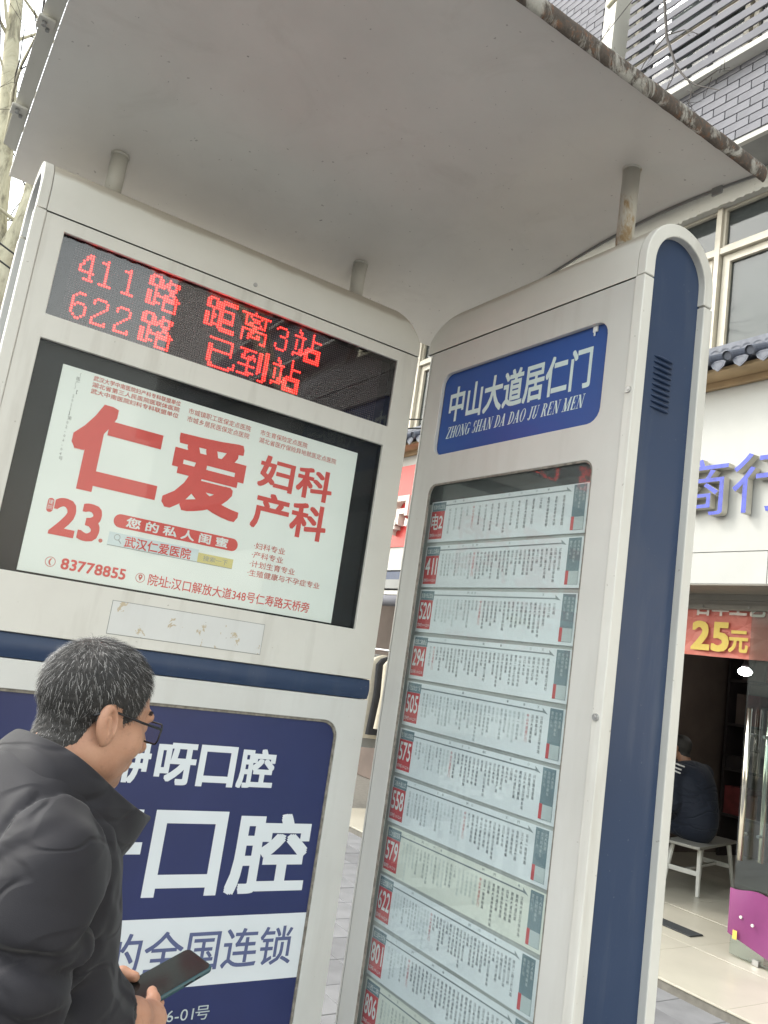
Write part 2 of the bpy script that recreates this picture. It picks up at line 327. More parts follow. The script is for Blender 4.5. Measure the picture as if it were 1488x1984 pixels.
# ------------------------------------------------------------------ mesh helpers
def link(o, parent=None):
    COL.objects.link(o)
    if parent is not None: o.parent = parent
    return o
def mesh_obj(name, v, f, mat, parent=None, smooth=False):
    me = bpy.data.meshes.new(name); me.from_pydata([tuple(map(float, p)) for p in v], [], [tuple(map(int, q)) for q in f]); me.update()
    if mat: me.materials.append(M[mat] if isinstance(mat, str) else mat)
    if smooth: me.polygons.foreach_set('use_smooth', [True]*len(me.polygons))
    return link(bpy.data.objects.new(name, me), parent)
def tag(o, label=None, cat=None, group=None, kind=None):
    if label: o['label'] = label
    if cat: o['category'] = cat
    if group: o['group'] = group
    if kind: o['kind'] = kind
    return o
def empty(name, loc=(0, 0, 0), rz=0.0):
    o = bpy.data.objects.new(name, None); o.location = loc; o.rotation_euler = (0, 0, rz); o.empty_display_size = 0.1
    return link(o)
class MB:
    def __init__(self): self.v = []; self.f = []
    def add(self, v, f):
        n = len(self.v); self.v += [tuple(p) for p in v]; self.f += [tuple(i+n for i in q) for q in f]; return self
    def box(self, x0, x1, y0, y1, z0, z1):
        return self.add([(x0, y0, z0), (x1, y0, z0), (x1, y1, z0), (x0, y1, z0), (x0, y0, z1), (x1, y0, z1), (x1, y1, z1), (x0, y1, z1)],
                        [(0, 3, 2, 1), (4, 5, 6, 7), (0, 1, 5, 4), (1, 2, 6, 5), (2, 3, 7, 6), (3, 0, 4, 7)])
    def bbox(self, x0, x1, y0, y1, z0, z1, b=0.004):
        bm = bmesh.new(); bmesh.ops.create_cube(bm, size=1)
        for q in bm.verts: q.co = ((x0+x1)/2+q.co.x*(x1-x0), (y0+y1)/2+q.co.y*(y1-y0), (z0+z1)/2+q.co.z*(z1-z0))
        bmesh.ops.bevel(bm, geom=bm.edges[:], offset=b, segments=2, affect='EDGES', profile=0.5)
        bm.verts.index_update()
        self.add([tuple(q.co) for q in bm.verts], [tuple(q.index for q in fc.verts) for fc in bm.faces]); bm.free(); return self
    def tube(self, path, rad, seg=10, cap=True):
        P = [Vector(p) for p in path]; n = len(P)
        if not hasattr(rad, '__len__'): rad = [rad]*n
        rings = []; prev = None
        for i, p in enumerate(P):
            t = (P[min(i+1, n-1)]-P[max(i-1, 0)]).normalized()
            if prev is None:
                a = Vector((0, 0, 1)) if abs(t.z) < 0.9 else Vector((1, 0, 0))
                u = t.cross(a).normalized()
            else:
                u = (prev-t*prev.dot(t)).normalized()
            prev = u; w = t.cross(u)
            rings.append([p+(u*math.cos(2*math.pi*k/seg)+w*math.sin(2*math.pi*k/seg))*rad[i] for k in range(seg)])
        v = [tuple(q) for r in rings for q in r]; f = []
        for i in range(n-1):
            for k in range(seg):
                k2 = (k+1) % seg
                f.append((i*seg+k, i*seg+k2, (i+1)*seg+k2, (i+1)*seg+k))
        if cap: f.append(tuple(range(seg-1, -1, -1))); f.append(tuple((n-1)*seg+k for k in range(seg)))
        return self.add(v, f)
    def grid(self, rows, closed=False):
        nr, nc = len(rows), len(rows[0]); v = [tuple(p) for r in rows for p in r]; f = []
        for i in range(nr-1):
            for k in range(nc if closed else nc-1):
                k2 = (k+1) % nc
                f.append((i*nc+k, i*nc+k2, (i+1)*nc+k2, (i+1)*nc+k))
        return self.add(v, f)
    def build(self, name, mat, parent=None, smooth=False):
        return mesh_obj(name, self.v, self.f, mat, parent, smooth)
def part_box(name, mat, parent, *d, b=0.0):
    m = MB(); (m.bbox(*d, b=b) if b else m.box(*d)); return m.build(name, mat, parent)

def rrect(x0, x1, z0, z1, r=0.0, n=5):
    if r <= 0: return [(x0, z0), (x1, z0), (x1, z1), (x0, z1)]
    pts = []
    for cx, cz, a0 in ((x1-r, z0+r, -90), (x1-r, z1-r, 0), (x0+r, z1-r, 90), (x0+r, z0+r, 180)):
        for k in range(n+1):
            a = R(a0+90*k/n); pts.append((cx+r*math.cos(a), cz+r*math.sin(a)))
    return pts
def curve_mesh(splines, extrude=0.0, bevel=0.0):
    c = bpy.data.curves.new('c', 'CURVE'); c.dimensions = '2D'; c.fill_mode = 'BOTH' if extrude else 'FRONT'
    c.extrude = extrude; c.bevel_depth = bevel; c.bevel_resolution = 1; c.offset = -bevel
    for s in splines:
        sp = c.splines.new('POLY'); sp.points.add(len(s)-1)
        for p, q in zip(sp.points, s): p.co = (q[0], q[1], 0, 1)
        sp.use_cyclic_u = True
    o = bpy.data.objects.new('c', c); COL.objects.link(o)
    dg = bpy.context.evaluated_depsgraph_get(); oe = o.evaluated_get(dg); me = oe.to_mesh()
    v = [tuple(p.co) for p in me.vertices]; f = [tuple(p.vertices) for p in me.polygons]
    oe.to_mesh_clear(); bpy.data.objects.remove(o); bpy.data.curves.remove(c)
    return v, f
def plate(name, splines, y0, y1, mat, parent, bevel=0.002):
    """upright plate in the local s-z plane, front at y0, back at y1"""
    v, f = curve_mesh(splines, (y1-y0)/2-bevel, bevel); ym = (y0+y1)/2
    return mesh_obj(name, [(p[0], ym-p[2], p[1]) for p in v], [tuple(reversed(q)) for q in f] if False else f, mat, parent)

_gc = {}
def glyph(ch, off=0.0, res=2):
    k = (ch, off, res)
    if k in _gc: return _gc[k]
    c = bpy.data.curves.new('g', 'FONT'); c.body = ch; c.size = 1; c.resolution_u = res; c.offset = off; c.fill_mode = 'FRONT'
    o = bpy.data.objects.new('g', c); COL.objects.link(o)
    dg = bpy.context.evaluated_depsgraph_get(); oe = o.evaluated_get(dg); me = oe.to_mesh()
    v = np.array([p.co[:2] for p in me.vertices]) if len(me.vertices) else np.zeros((0, 2)); f = [tuple(p.vertices) for p in me.polygons]
    oe.to_mesh_clear(); bpy.data.objects.remove(o); bpy.data.curves.remove(c)
    _gc[k] = (v, f); return _gc[k]
ADV = {}
def advance(ch):
    if ord(ch) > 0x2e80: return 1.0
    if ch == ' ': return 0.26
    if ch not in ADV:
        v, _ = glyph(ch); ADV[ch] = (v[:, 0].max()+0.05) if len(v) else 0.3
    return ADV[ch]
PERIM = [(c, -1) for c in np.linspace(-1, 1, 7)[:-1]]+[(1, c) for c in np.linspace(-1, 1, 7)[:-1]]+[(-c, 1) for c in np.linspace(-1, 1, 7)[:-1]]+[(-1, -c) for c in np.linspace(-1, 1, 7)[:-1]]
def text_fit(mb, txt, x0, x1, z0, z1, y, off=0.0, res=2, shear=0.0, gap=0.0):
    """write txt so that its ink fills the box x0..x1, z0..z1 at depth y"""
    vs, fs, x = [], [], 0.0
    bold = max(0.0, off); off = 0.0
    for ch in txt:
        v, f = glyph(ch, off, res)
        if len(v): vs.append(v+np.array([x, 0])); fs.append(f)
        x += advance(ch)+gap
    A = np.vstack(vs); lo, hi = A.min(0), A.max(0)
    sx = (x1-x0)/(hi[0]-lo[0]); sz = (z1-z0)/(hi[1]-lo[1])
    for v, f in zip(vs, fs):
        zz = (v[:, 1]-lo[1])*sz; xx = x0+(v[:, 0]-lo[0])*sx+zz*shear
        mb.add(np.stack([xx, np.full(len(v), y), z0+zz], 1), f)
        if bold:        # a heavier weight: the same outline printed again a hair to each side
            for k, (c_, s_) in enumerate(((-1, -1), (1, -1), (1, 1), (-1, 1)) if bold < 0.02 else PERIM if bold > 0.028 else PERIM[::3]):
                mb.add(np.stack([xx+c_*bold*sx, np.full(len(v), y-0.00003*(k+1)), z0+zz+s_*bold*sz], 1), f)
    return mb
def lettering(parent, name, mat, txt, *a, **k):
    m = MB(); text_fit(m, txt, *a, **k); return m.build(name, mat, parent)
def text_col(mb, txt, x, z, size, y, res=1, off=0.0, lead=1.06):
    for i, ch in enumerate(txt):
        v, f = glyph(ch, 0.0, res)
        if len(v):
            for d, e in ((0, 0), (off*size, 0.00005)) if off else ((0, 0),):
                mb.add(np.stack([x+(v[:, 0]-0.5)*size+d, np.full(len(v), y-e), z-(i+1)*size*lead+(v[:, 1]+0.12)*size], 1), f)
    return mb
def ring_print(mb, cx, cz, r0, r1, y, n=20):
    a = [2*math.pi*k/n for k in range(n)]
    v = [(cx+r1*math.cos(t), y, cz+r1*math.sin(t)) for t in a]+[(cx+r0*math.cos(t), y, cz+r0*math.sin(t)) for t in a]
    return mb.add(v, [(k, (k+1) % n, n+(k+1) % n, n+k) for k in range(n)])
def poly_print(mb, pts, y):
    return mb.add([(p[0], y, p[1]) for p in pts], [tuple(range(len(pts)))])

# ------------------------------------------------------------------ implicit surfaces (people)
def surfnet(fn, lo, hi, h):
    ax = [np.arange(a, b+h, h, dtype=np.float32) for a, b in zip(lo, hi)]
    X, Y, Z = np.meshgrid(*ax, indexing='ij'); v = fn(X, Y, Z).astype(np.float32); s = v < 0
    nx, ny, nz = v.shape
    cor = [(i, j, k) for i in (0, 1) for j in (0, 1) for k in (0, 1)]
    sl = lambda a, c: a[c[0]:nx-1+c[0], c[1]:ny-1+c[1], c[2]:nz-1+c[2]]
    cnt = sum(sl(s, c).astype(np.int8) for c in cor); act = (cnt > 0) & (cnt < 8)
    idx = np.full(act.shape, -1, np.int64); ids = np.argwhere(act); idx[act] = np.arange(len(ids))
    cv = np.stack([sl(v, c)[act] for c in cor]); ca = np.array(cor, np.float32)
    acc = np.zeros((len(ids), 3), np.float32); n = np.zeros(len(ids), np.float32)
    for a in range(8):
        for b in range(a+1, 8):
            if sum(x != y for x, y in zip(cor[a], cor[b])) != 1: continue
            m = (cv[a] < 0) != (cv[b] < 0); d = cv[a]-cv[b]; t = np.where(m, cv[a]/np.where(np.abs(d) < 1e-9, 1, d), 0)
            acc += m[:, None]*(ca[a]+t[:, None]*(ca[b]-ca[a])); n += m
    V = (ids+acc/n[:, None])*h+np.array([a[0] for a in ax])
    F = []
    for axis in range(3):
        a = np.moveaxis(s, axis, 0); ix = np.moveaxis(idx, axis, 0)
        ch = a[:-1, 1:-1, 1:-1] != a[1:, 1:-1, 1:-1]; e = np.argwhere(ch)
        i, j, k = e[:, 0], e[:, 1]+1, e[:, 2]+1
        q = np.stack([ix[i, j-1, k-1], ix[i, j, k-1], ix[i, j, k], ix[i, j-1, k]], 1)
        flip = ~a[i, j, k]
        if axis == 1: flip = ~flip
        q[flip] = q[flip][:, ::-1]; F.append(q)
    F = np.vstack(F); F = F[(F >= 0).all(1)]
    return V, F
def relax(V, F, it=2, w=0.5):
    for _ in range(it):
        acc = np.zeros_like(V); n = np.zeros(len(V))
        for k in range(4):
            a, b = F[:, k], F[:, (k+1) % 4]
            np.add.at(acc, a, V[b]); np.add.at(n, a, 1)
            np.add.at(acc, b, V[a]); np.add.at(n, b, 1)
        V = V*(1-w)+w*acc/np.maximum(n, 1)[:, None]
    return V
def vnormals(V, F):
    fn_ = np.cross(V[F[:, 2]]-V[F[:, 0]], V[F[:, 3]]-V[F[:, 1]]); N = np.zeros_like(V)
    for k in range(4): np.add.at(N, F[:, k], fn_)
    return N/np.maximum(np.linalg.norm(N, axis=1), 1e-9)[:, None]
def smin(a, b, k):
    h = np.clip(0.5+0.5*(b-a)/k, 0, 1); return b+(a-b)*h-k*h*(1-h)
def smax(a, b, k): return -smin(-a, -b, k)
def ell(X, Y, Z, c, r, rot=None):
    p = [X-c[0], Y-c[1], Z-c[2]]
    if rot is not None:
        m = np.array(rot.to_matrix()).T
        p = [m[i][0]*p[0]+m[i][1]*p[1]+m[i][2]*p[2] for i in range(3)]
    k0 = np.sqrt(sum((q/s)**2 for q, s in zip(p, r))); k1 = np.sqrt(sum((q/(s*s))**2 for q, s in zip(p, r)))
    return k0*(k0-1)/np.maximum(k1, 1e-6)
def cap(X, Y, Z, a, b, ra, rb):
    a = np.array(a); b = np.array(b); d = b-a; L = d@d
    t = np.clip(((X-a[0])*d[0]+(Y-a[1])*d[1]+(Z-a[2])*d[2])/L, 0, 1)
    return np.sqrt((X-a[0]-t*d[0])**2+(Y-a[1]-t*d[1])**2+(Z-a[2]-t*d[2])**2)-(ra+(rb-ra)*t)

# ================================================================== THE BUS STOP : two information pylons under one roof
T = 0.285; ZC = 2.81; RC = T/2; SEAM = 2.757
def arch_pts(r, n=20, a0=180, a1=0):
    return [(RC+r*math.cos(R(a0+(a1-a0)*k/n)), ZC+r*math.sin(R(a0+(a1-a0)*k/n))) for k in range(n+1)]
def end_plate(name, spl, s0, s1, mat, parent, bevel=0.003):
    v, f = curve_mesh(spl, (s1-s0)/2-bevel, bevel); sm = (s0+s1)/2
    return mesh_obj(name, [(sm+p[2], p[0], p[1]) for p in v], f, mat, parent)
def recess(parent, s0, s1, z0, z1, y0, y1, mat, t=0.006, name='reveal'):
    m = MB(); m.box(s0-t, s0, y0, y1, z0-t, z1+t); m.box(s1, s1+t, y0, y1, z0-t, z1+t)
    m.box(s0, s1, y0, y1, z1, z1+t); m.box(s0, s1, y0, y1, z0-t, z0)
    return m.build(name, mat, parent)
def pylon_common(root, W, far, mat='cream'):
    """far = +1: the corner end is at s=W and the blue end at s=0 ; far = -1 the other way round"""
    # cap, a rounded hood with a softened outer corner at the far end
    ns = 26; rc = 0.085; lo, hi = (0.030, W) if far > 0 else (0.0, W-0.030)
    prof = [(0.0, SEAM+0.004)]+arch_pts(RC, 24)+[(T, SEAM+0.004)]
    rows = []
    ss = [lo+(hi-lo)*k/10 for k in range(11)]
    dense = [rc*(1-math.cos(R(90*k/9))) for k in range(10)]
    ss = sorted(set([round(q, 5) for q in ss if (hi-q if far > 0 else q-lo) > rc]+[round(hi-d, 5) if far > 0 else round(lo+d, 5) for d in dense]))
    for s in ss:
        d = (hi-s) if far > 0 else (s-lo)
        drop = 0 if d >= rc else rc-math.sqrt(max(0, rc*rc-(rc-d)**2))
        hgt = ZC+RC-SEAM; k = (hgt-drop)/hgt
        rows.append([(s, y, SEAM+0.004+(z-SEAM-0.004)*k) for y, z in prof])
    m = MB(); m.grid(rows)
    for rw, rev in ((rows[0], 0), (rows[-1], 1)):
        m.add(rw, [tuple(range(len(rw)))[::-1] if rev else tuple(range(len(rw)))])
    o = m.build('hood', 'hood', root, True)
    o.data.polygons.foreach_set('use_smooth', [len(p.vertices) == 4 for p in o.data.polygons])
    # blue end with its pale arched rim
    e0, e1 = (0.0, 0.030) if far > 0 else (W-0.030, W)
    rim = 0.036
    inner = list(reversed(arch_pts(RC-rim, 20)))
    end_plate('end_arch', [[(-0.001, SEAM+0.006)]+arch_pts(RC+0.001, 24)+[(T+0.001, SEAM+0.006), (T-rim, SEAM+0.006)]+inner+[(rim, SEAM+0.006)]], e0+0.001, e1-0.001, mat, root)
    end_plate('end_post', [rrect(-0.004, rim-0.002, 0.10, SEAM)], e0-0.001, e1+0.001, mat, root)
    end_plate('end_post', [rrect(T-rim+0.002, T+0.003, 0.10, SEAM)], e0-0.001, e1+0.001, mat, root)
    px = e1-0.004 if far > 0 else e0+0.004
    bp = end_plate('end_panel', [[(rim-0.01, 0.10)]+[(y, z) for y, z in arch_pts(RC-rim+0.01, 20)]+[(T-rim+0.01, 0.10)]], px-0.004, px+0.004, 'blue_paint', root, 0.001)
    d = -1 if far > 0 else 1
    for k in range(10):
        z = 2.562-k*0.0158; m = MB(); rows = []
        for i in range(13):
            y = 0.088+0.078*i/12; w = math.sin(math.pi*i/12)**0.35 if 0 < i < 12 else 0
            rows.append([(px+d*(0.004+0.010*w*math.sin(R(a))**1.0), y, z-0.0045*w*math.cos(R(a))-(0.003*w if a > 150 else 0)) for a in (0, 40, 90, 140, 180)])
        m.grid(rows); m.build('louvre', 'blue_paint', bp, True)
    # far end wall, back, plinth
    f0, f1 = (W-0.012, W) if far > 0 else (0.0, 0.012)
    part_box('end_wall', mat, root, f0, f1, 0.0315, T, 0.10, SEAM)
    part_box('back_panel', mat, root, (0.032 if far > 0 else 0.013), (W-0.013 if far > 0 else W-0.032), T-0.012, T, 0.10, SEAM)
    part_box('plinth', 'soffit', root, 0.02, W-0.02, 0.02, T-0.02, 0.0, 0.10)

# ---------------------------------------------------------------- left pylon
LX, LY, LW = 0.212, 2.40, 1.346
left = empty('display_pylon', (LX, LY, 0))
tag(left, 'cream pylon with red LED arrivals screen above two advert windows', 'bus stop pylon')
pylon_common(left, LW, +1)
E0 = 0.0315
up = plate('upper_front', [rrect(E0, LW, 1.585, SEAM), rrect(0.088, 1.260, 2.468, 2.717), rrect(0.090, 1.252, 1.745, 2.397)], 0, 0.014, 'cream', left)
plate('hatch_gap', [rrect(0.4322, 0.9178, 1.6152, 1.7118)], -0.0004, 0.002, 'soffit', left, 0.0002)
plate('hatch', [rrect(0.434, 0.916, 1.617, 1.710)], -0.0016, 0.003, 'hatch_paint', left, 0.0005)
m = MB(); m.tube([(0.678, -0.0025, 2.785), (0.678, 0.004, 2.785)], 0.007, 14); lk = m.build('lock', 'steel', left)
# blue strip
rows = [[(s, 0.010-0.007*math.sin(R(a)), 1.5175+0.065*a/180) for a in range(0, 181, 15)] for s in (E0, LW)]
m = MB(); m.grid(rows); m.build('blue_strip', 'blue_paint', left, True)
plate('lower_front', [rrect(E0, LW, 0.10, 1.515), rrect(0.10, 1.245, 0.25, 1.437, 0.055)], 0, 0.014, 'cream_low2', left)
# LED screen
recess(left, 0.088, 1.260, 2.468, 2.717, 0.0145, 0.055, 'black_frame')
scr = part_box('led_screen', 'led_board', left, 0.080, 1.268, 0.0515, 0.060, 2.460, 2.725)
part_box('screen_glass', 'glass_led', left, 0.0882, 1.2598, 0.0065, 0.0095, 2.4682, 2.7168)
PIT = 0.0076; LX0, LZ0 = 0.3465-LX, 2.7225-0.001
DIG = {'4': ['......', '...##.', '..###.', '..#.#.', '.#..#.', '.#..#.', '#...#.', '#...#.', '######', '....#.', '....#.', '..####'],
       '1': ['......', '..#...', '###...', '..#...', '..#...', '..#...', '..#...', '..#...', '..#...', '..#...', '..#...', '#####.'],
       '6': ['......', '..###.', '.#....', '#.....', '#.....', '#.###.', '##...#', '#....#', '#....#', '#....#', '.#..#.', '..##..'],
       '2': ['......', '.####.', '#....#', '#....#', '.....#', '....#.', '...#..', '..#...', '.#....', '#.....', '#....#', '######'],
       '3': ['......', '.####.', '#....#', '.....#', '.....#', '..###.', '.....#', '.....#', '.....#', '#....#', '#....#', '.####.']}
def raster(ch):
    v, f = glyph(ch, 0.0, 2); out = np.zeros((16, 16)); S = 4
    g = (np.arange(16*S)+0.5)/(16*S); PX, PY = np.meshgrid(g*1.0, 0.88-g*1.0); ins = np.zeros(PX.shape, bool)
    for q in f:
        for t in range(1, len(q)-1):
            a, b, c = v[q[0]], v[q[t]], v[q[t+1]]
            e = lambda p, r: (r[0]-p[0])*(PY-p[1])-(r[1]-p[1])*(PX-p[0])
            d1, d2, d3 = e(a, b), e(b, c), e(c, a)
            ins |= ((d1 >= 0) & (d2 >= 0) & (d3 >= 0)) | ((d1 <= 0) & (d2 <= 0) & (d3 <= 0))
    return ins.reshape(16, S, 16, S).mean((1, 3)) > 0.46
lit = np.zeros((32, 144), bool)
def led(ch, col, row):
    if ch in DIG:
        for j, r in enumerate(DIG[ch]):
            for i, c in enumerate(r):
                if c == '#': lit[row+j+2, col+i] = True
    else: lit[row:row+16, col:col+16] |= raster(ch)
for ch, c in zip('411', (3, 11, 20)): led(ch, c, 0)
for ch, c in zip('路距离', (29, 54, 70)): led(ch, c, 0)
led('3', 88, 0); led('站', 96, 0)
for ch, c in zip('622', (3, 11, 20)): led(ch, c, 16)
for ch, c in zip('路已到站', (29, 57, 72, 88)): led(ch, c, 16)
off_m, on_m, halo = MB(), MB(), MB()
for j in range(32):
    for i in range(144):
        x, z = LX0+i*PIT, LZ0-j*PIT
        rr = 0.0023 if lit[j, i] else 0.0019
        pts = [(x+rr*math.cos(R(a)), 0.0495, z+rr*math.sin(R(a))) for a in range(0, 360, 60)]+[(x, 0.0480, z)]
        (on_m if lit[j, i] else off_m).add(pts, [(k, (k+1) % 6, 6) for k in range(6)])
        if lit[j, i]:
            r2 = 0.0050; halo.add([(x+r2*math.cos(R(a)), 0.0508, z+r2*math.sin(R(a))) for a in range(0, 360, 45)], [tuple(range(8))])  # faintly glowing disc behind each lit dot, imitating its red bloom
tag(off_m.build('unlit_leds', 'led_off', left), kind='stuff')
tag(on_m.build('lit_leds', 'led_on', left), 'lit red dots spelling the two arriving buses', kind='stuff')
tag(halo.build('lit_led_halos', 'led_halo', left), kind='stuff')
# upper advert
recess(left, 0.090, 1.252, 1.745, 2.397, 0.0145, 0.040, 'black_frame')
part_box('black_surround', 'black_frame', left, 0.084, 1.258, 0.036, 0.044, 1.739, 2.403)
part_box('poster_glass', 'glass_ad', left, 0.0902, 1.2518, 0.010, 0.0125, 1.7452, 2.3968)
ad = empty('advert_poster', (LX, LY, 0))
tag(ad, 'pale green clinic advert with large red characters in the pylon window', 'poster')
part_box('paper', 'paper_ad', ad, 0.380-LX, 1.384-LX, 0.0300, 0.0350, 1.752, 2.350)
YP = 0.0294
def TX(par, name, mat, t, X0, X1, Z0, Z1, off=0.0, y=None, **k): return lettering(par, name, mat, t, X0-LX, X1-LX, Z0, Z1, YP if y is None else y, off, 3, **k)
TX(ad, 'headline_character', 'red_ink', '仁', 0.458, 0.702, 2.018, 2.256, 0.045); TX(ad, 'headline_character', 'red_ink', '爱', 0.742, 0.978, 2.020, 2.254, 0.030)
TX(ad, 'subhead', 'red_ink', '妇科', 1.033, 1.303, 2.150, 2.252, 0.024); TX(ad, 'subhead', 'red_ink', '产科', 1.033, 1.303, 2.014, 2.130, 0.024)
TX(ad, 'numerals', 'red_ink', '23', 0.442, 0.570, 1.868, 1.968, 0.03)
m = MB(); poly_print(m, [(p[0]-LX, p[1]) for p in rrect(0.608, 1.003, 1.922, 1.962, 0.0199, 6)], YP); pill = m.build('red_pill', 'red_ink', ad)
m = MB(); poly_print(m, [(p[0]-LX, p[1]) for p in rrect(0.420, 0.437, 1.925, 1.965, 0.008, 4)], YP); seal = m.build('red_seal', 'red_ink', ad)
TX(pill, 'pill_lettering', 'white_ink', '您 的 私 人 闺 蜜', 0.646, 0.968, 1.928, 1.957, 0.024, y=YP-0.0005)
m = MB(); text_col(m, '建院', 0.4285-LX, 1.962, 0.0145, YP-0.0005); m.build('seal_lettering', 'white_ink', seal)
m = MB(); m.box(0.603-LX, 0.880-LX, YP, 0.0299, 1.868, 1.906); sbx = m.build('search_box', 'paleblue', ad)
m = MB(); m.box(0.8802-LX, 0.997-LX, YP, 0.0299, 1.868, 1.897); sbt = m.build('search_button', 'yellow_btn', ad)
TX(sbx, 'search_lettering', 'red_ink', '武汉仁爱医院', 0.652, 0.856, 1.870, 1.902, 0.016, y=YP-0.0005)
TX(sbt, 'button_lettering', 'grey_ink', '搜索一下', 0.898, 0.980, 1.875, 1.891, 0.0, y=YP-0.0005)
m = MB(); ring_print(m, 0.628-LX, 1.893, 0.0075, 0.009, YP-0.0006)
m.add([(0.6335-LX, YP-0.00062, 1.8875), (0.6425-LX, YP-0.00062, 1.8775), (0.6405-LX, YP-0.00062, 1.8765), (0.632-LX, YP-0.00062, 1.886)], [(0, 1, 2, 3)])
m.build('magnifier', 'grey_ink', sbx)
m = MB(); m.box(0.603-LX, 0.997-LX, YP-0.0004, YP, 1.8663, 1.8679); m.build('search_underline', 'grey_ink', ad)
m = MB(); text_col(m, '〔医广〕【2023】第02-06-04号', 0.428-LX, 2.340, 0.0125, YP); m.build('margin_print', 'grey_ink', ad)['kind'] = 'stuff'
TX(ad, 'telephone_number', 'red_ink', '83778855', 0.491, 0.673, 1.775, 1.805, 0.022)
TX(ad, 'address_line', 'red_ink', '院址:汉口解放大道348号仁寿路天桥旁', 0.743, 1.292, 1.772, 1.806, 0.008)
for i, t in enumerate(['·妇科专业', '·产科专业', '·计划生育专业', '·生殖健康与不孕症专业']):
    w = 0.0255*(len(t)-0.6); z1 = 1.966-i*0.0295; TX(ad, 'list_line', 'red_ink2', t, 1.058-0.002*i, 1.058-0.002*i+w, z1-0.021, z1, 0.006)
for i, t in enumerate(['武汉大学中南医院妇产科专科联盟单位', '湖北省第三人民医院医联体医院', '武大中南医院妇科专科联盟单位']):
    TX(ad, 'small_line', 'red_ink2', t, 0.469, 0.735, 2.328-i*0.0195, 2.343-i*0.0195, 0.014)
for i, (t, a, b) in enumerate([('市城镇职工医保定点医院', 0.764, 0.976), ('市城乡居民医保定点医院', 0.764, 0.975), ('市生育保险定点医院', 1.011, 1.186), ('湖北省医疗保险异地就医定点医院', 1.011, 1.304)]):
    z1 = 2.332-(i % 2)*0.0255; TX(ad, 'small_line', 'red_ink2', t, a, b, z1-0.0185, z1, 0.004)
m = MB(); ring_print(m, 0.461-LX, 1.789, 0.0125, 0.0142, YP); ic = m.build('phone_icon', 'red_ink2', ad)
m = MB(); m.add([(0.456-LX+0.010*math.cos(R(a))+dx, YP, 1.789+0.011*math.sin(R(a))) for dx, an in ((0.010, (120, 150, 180, 210, 240)), (0.0145, (240, 210, 180, 150, 120))) for a in an], [tuple(range(10))]); m.build('handset', 'red_ink2', ic)
m = MB(); ring_print(m, 0.718-LX, 1.789, 0.0125, 0.0142, YP); ic = m.build('pin_icon', 'red_ink2', ad)
m = MB(); ring_print(m, 0.718-LX, 1.793, 0.0022, 0.0062, YP); poly_print(m, [(0.7125-LX, 1.790), (0.718-LX, 1.780), (0.7235-LX, 1.790)], YP-0.0003); m.build('pin', 'red_ink2', ic)
m = MB(); ring_print(m, 0.583-LX, 1.874, 0.0002, 0.006, YP, 10); m.build('year_dot', 'red_ink2', ad)
# lower advert
recess(left, 0.10, 1.245, 0.25, 1.437, 0.0145, 0.030, 'gasket')
v, f = curve_mesh([rrect(0.0985, 1.2465, 0.2485, 1.4385, 0.056), rrect(0.1075, 1.2375, 0.257, 1.4285, 0.05)], 0.003, 0.001)
mesh_obj('gasket', [(p[0], 0.0085-p[2], p[1]) for p in v], f, 'gasket', left)
lo_ad = empty('dental_poster', (LX, LY, 0))
tag(lo_ad, 'navy and white advert with big white characters behind the man', 'poster')
part_box('sheet', 'navy', lo_ad, 0.095, 1.250, 0.0105, 0.0135, 0.245, 1.442)
part_box('white_band', 'poster_white', lo_ad, 0.0955, 1.2495, 0.0100, 0.01045, 0.640, 0.833)
YQ = 0.0099
for ch, a, b in (('咿', 0.736, 0.844), ('呀', 0.868, 0.984), ('口', 1.001, 1.113), ('腔', 1.131, 1.248)): TX(lo_ad, 'white_character', 'poster_white', ch, a, b, 1.211, 1.324, 0.030, y=YQ)
for ch, a, b in (('牙', 0.640, 0.862), ('口', 0.902, 1.116), ('腔', 1.155, 1.412)): TX(lo_ad, 'white_character', 'poster_white', ch, a, b, 0.900, 1.128, 0.027, y=YQ)
TX(lo_ad, 'address_lettering', 'ink_light', '-16-01号', 1.002, 1.170, 0.545, 0.584, 0.0, y=YQ)
TX(lo_ad, 'band_lettering', 'navy_ink', '的全国连锁', 0.822, 1.414, 0.684, 0.796, 0.008, y=YQ-0.0006)

# ---------------------------------------------------------------- right pylon
RX, RY, RW = 1.572, 2.360, 0.974
right = empty('route_pylon', (RX, RY, 0), R(-90))
tag(right, 'cream pylon with blue stop-name sign and tall window of route cards', 'bus stop pylon')
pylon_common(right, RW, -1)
plate('front', [rrect(0.0305, RW-0.0315, 0.10, SEAM), rrect(0.115, 0.8605, 2.365, 2.660, 0.042), rrect(0.120, 0.857, 0.42, 2.262, 0.034)], 0, 0.014, 'cream_low', right)
rows = [[(0.030-0.030*math.sin(R(a)), 0.030-0.030*math.cos(R(a)), z) for a in range(0, 91, 10)] for z in (0.10, SEAM)]
m = MB(); m.grid(rows); m.build('corner_trim', 'cream_low', right, True)
for z in (2.435, 1.598):
    m = MB(); m.tube([(0.957, -0.009, z), (0.957, 0.001, z)], [0.0085, 0.0105], 14); m.tube([(0.957, -0.0105, z), (0.957, -0.008, z)], 0.004, 8); m.build('lock', 'steel', right)
recess(right, 0.115, 0.8605, 2.365, 2.660, 0.0145, 0.022, 'gasket')
sg = part_box('stop_name_panel', 'sign_blue', right, 0.108, 0.867, 0.0150, 0.0200, 2.358, 2.667)
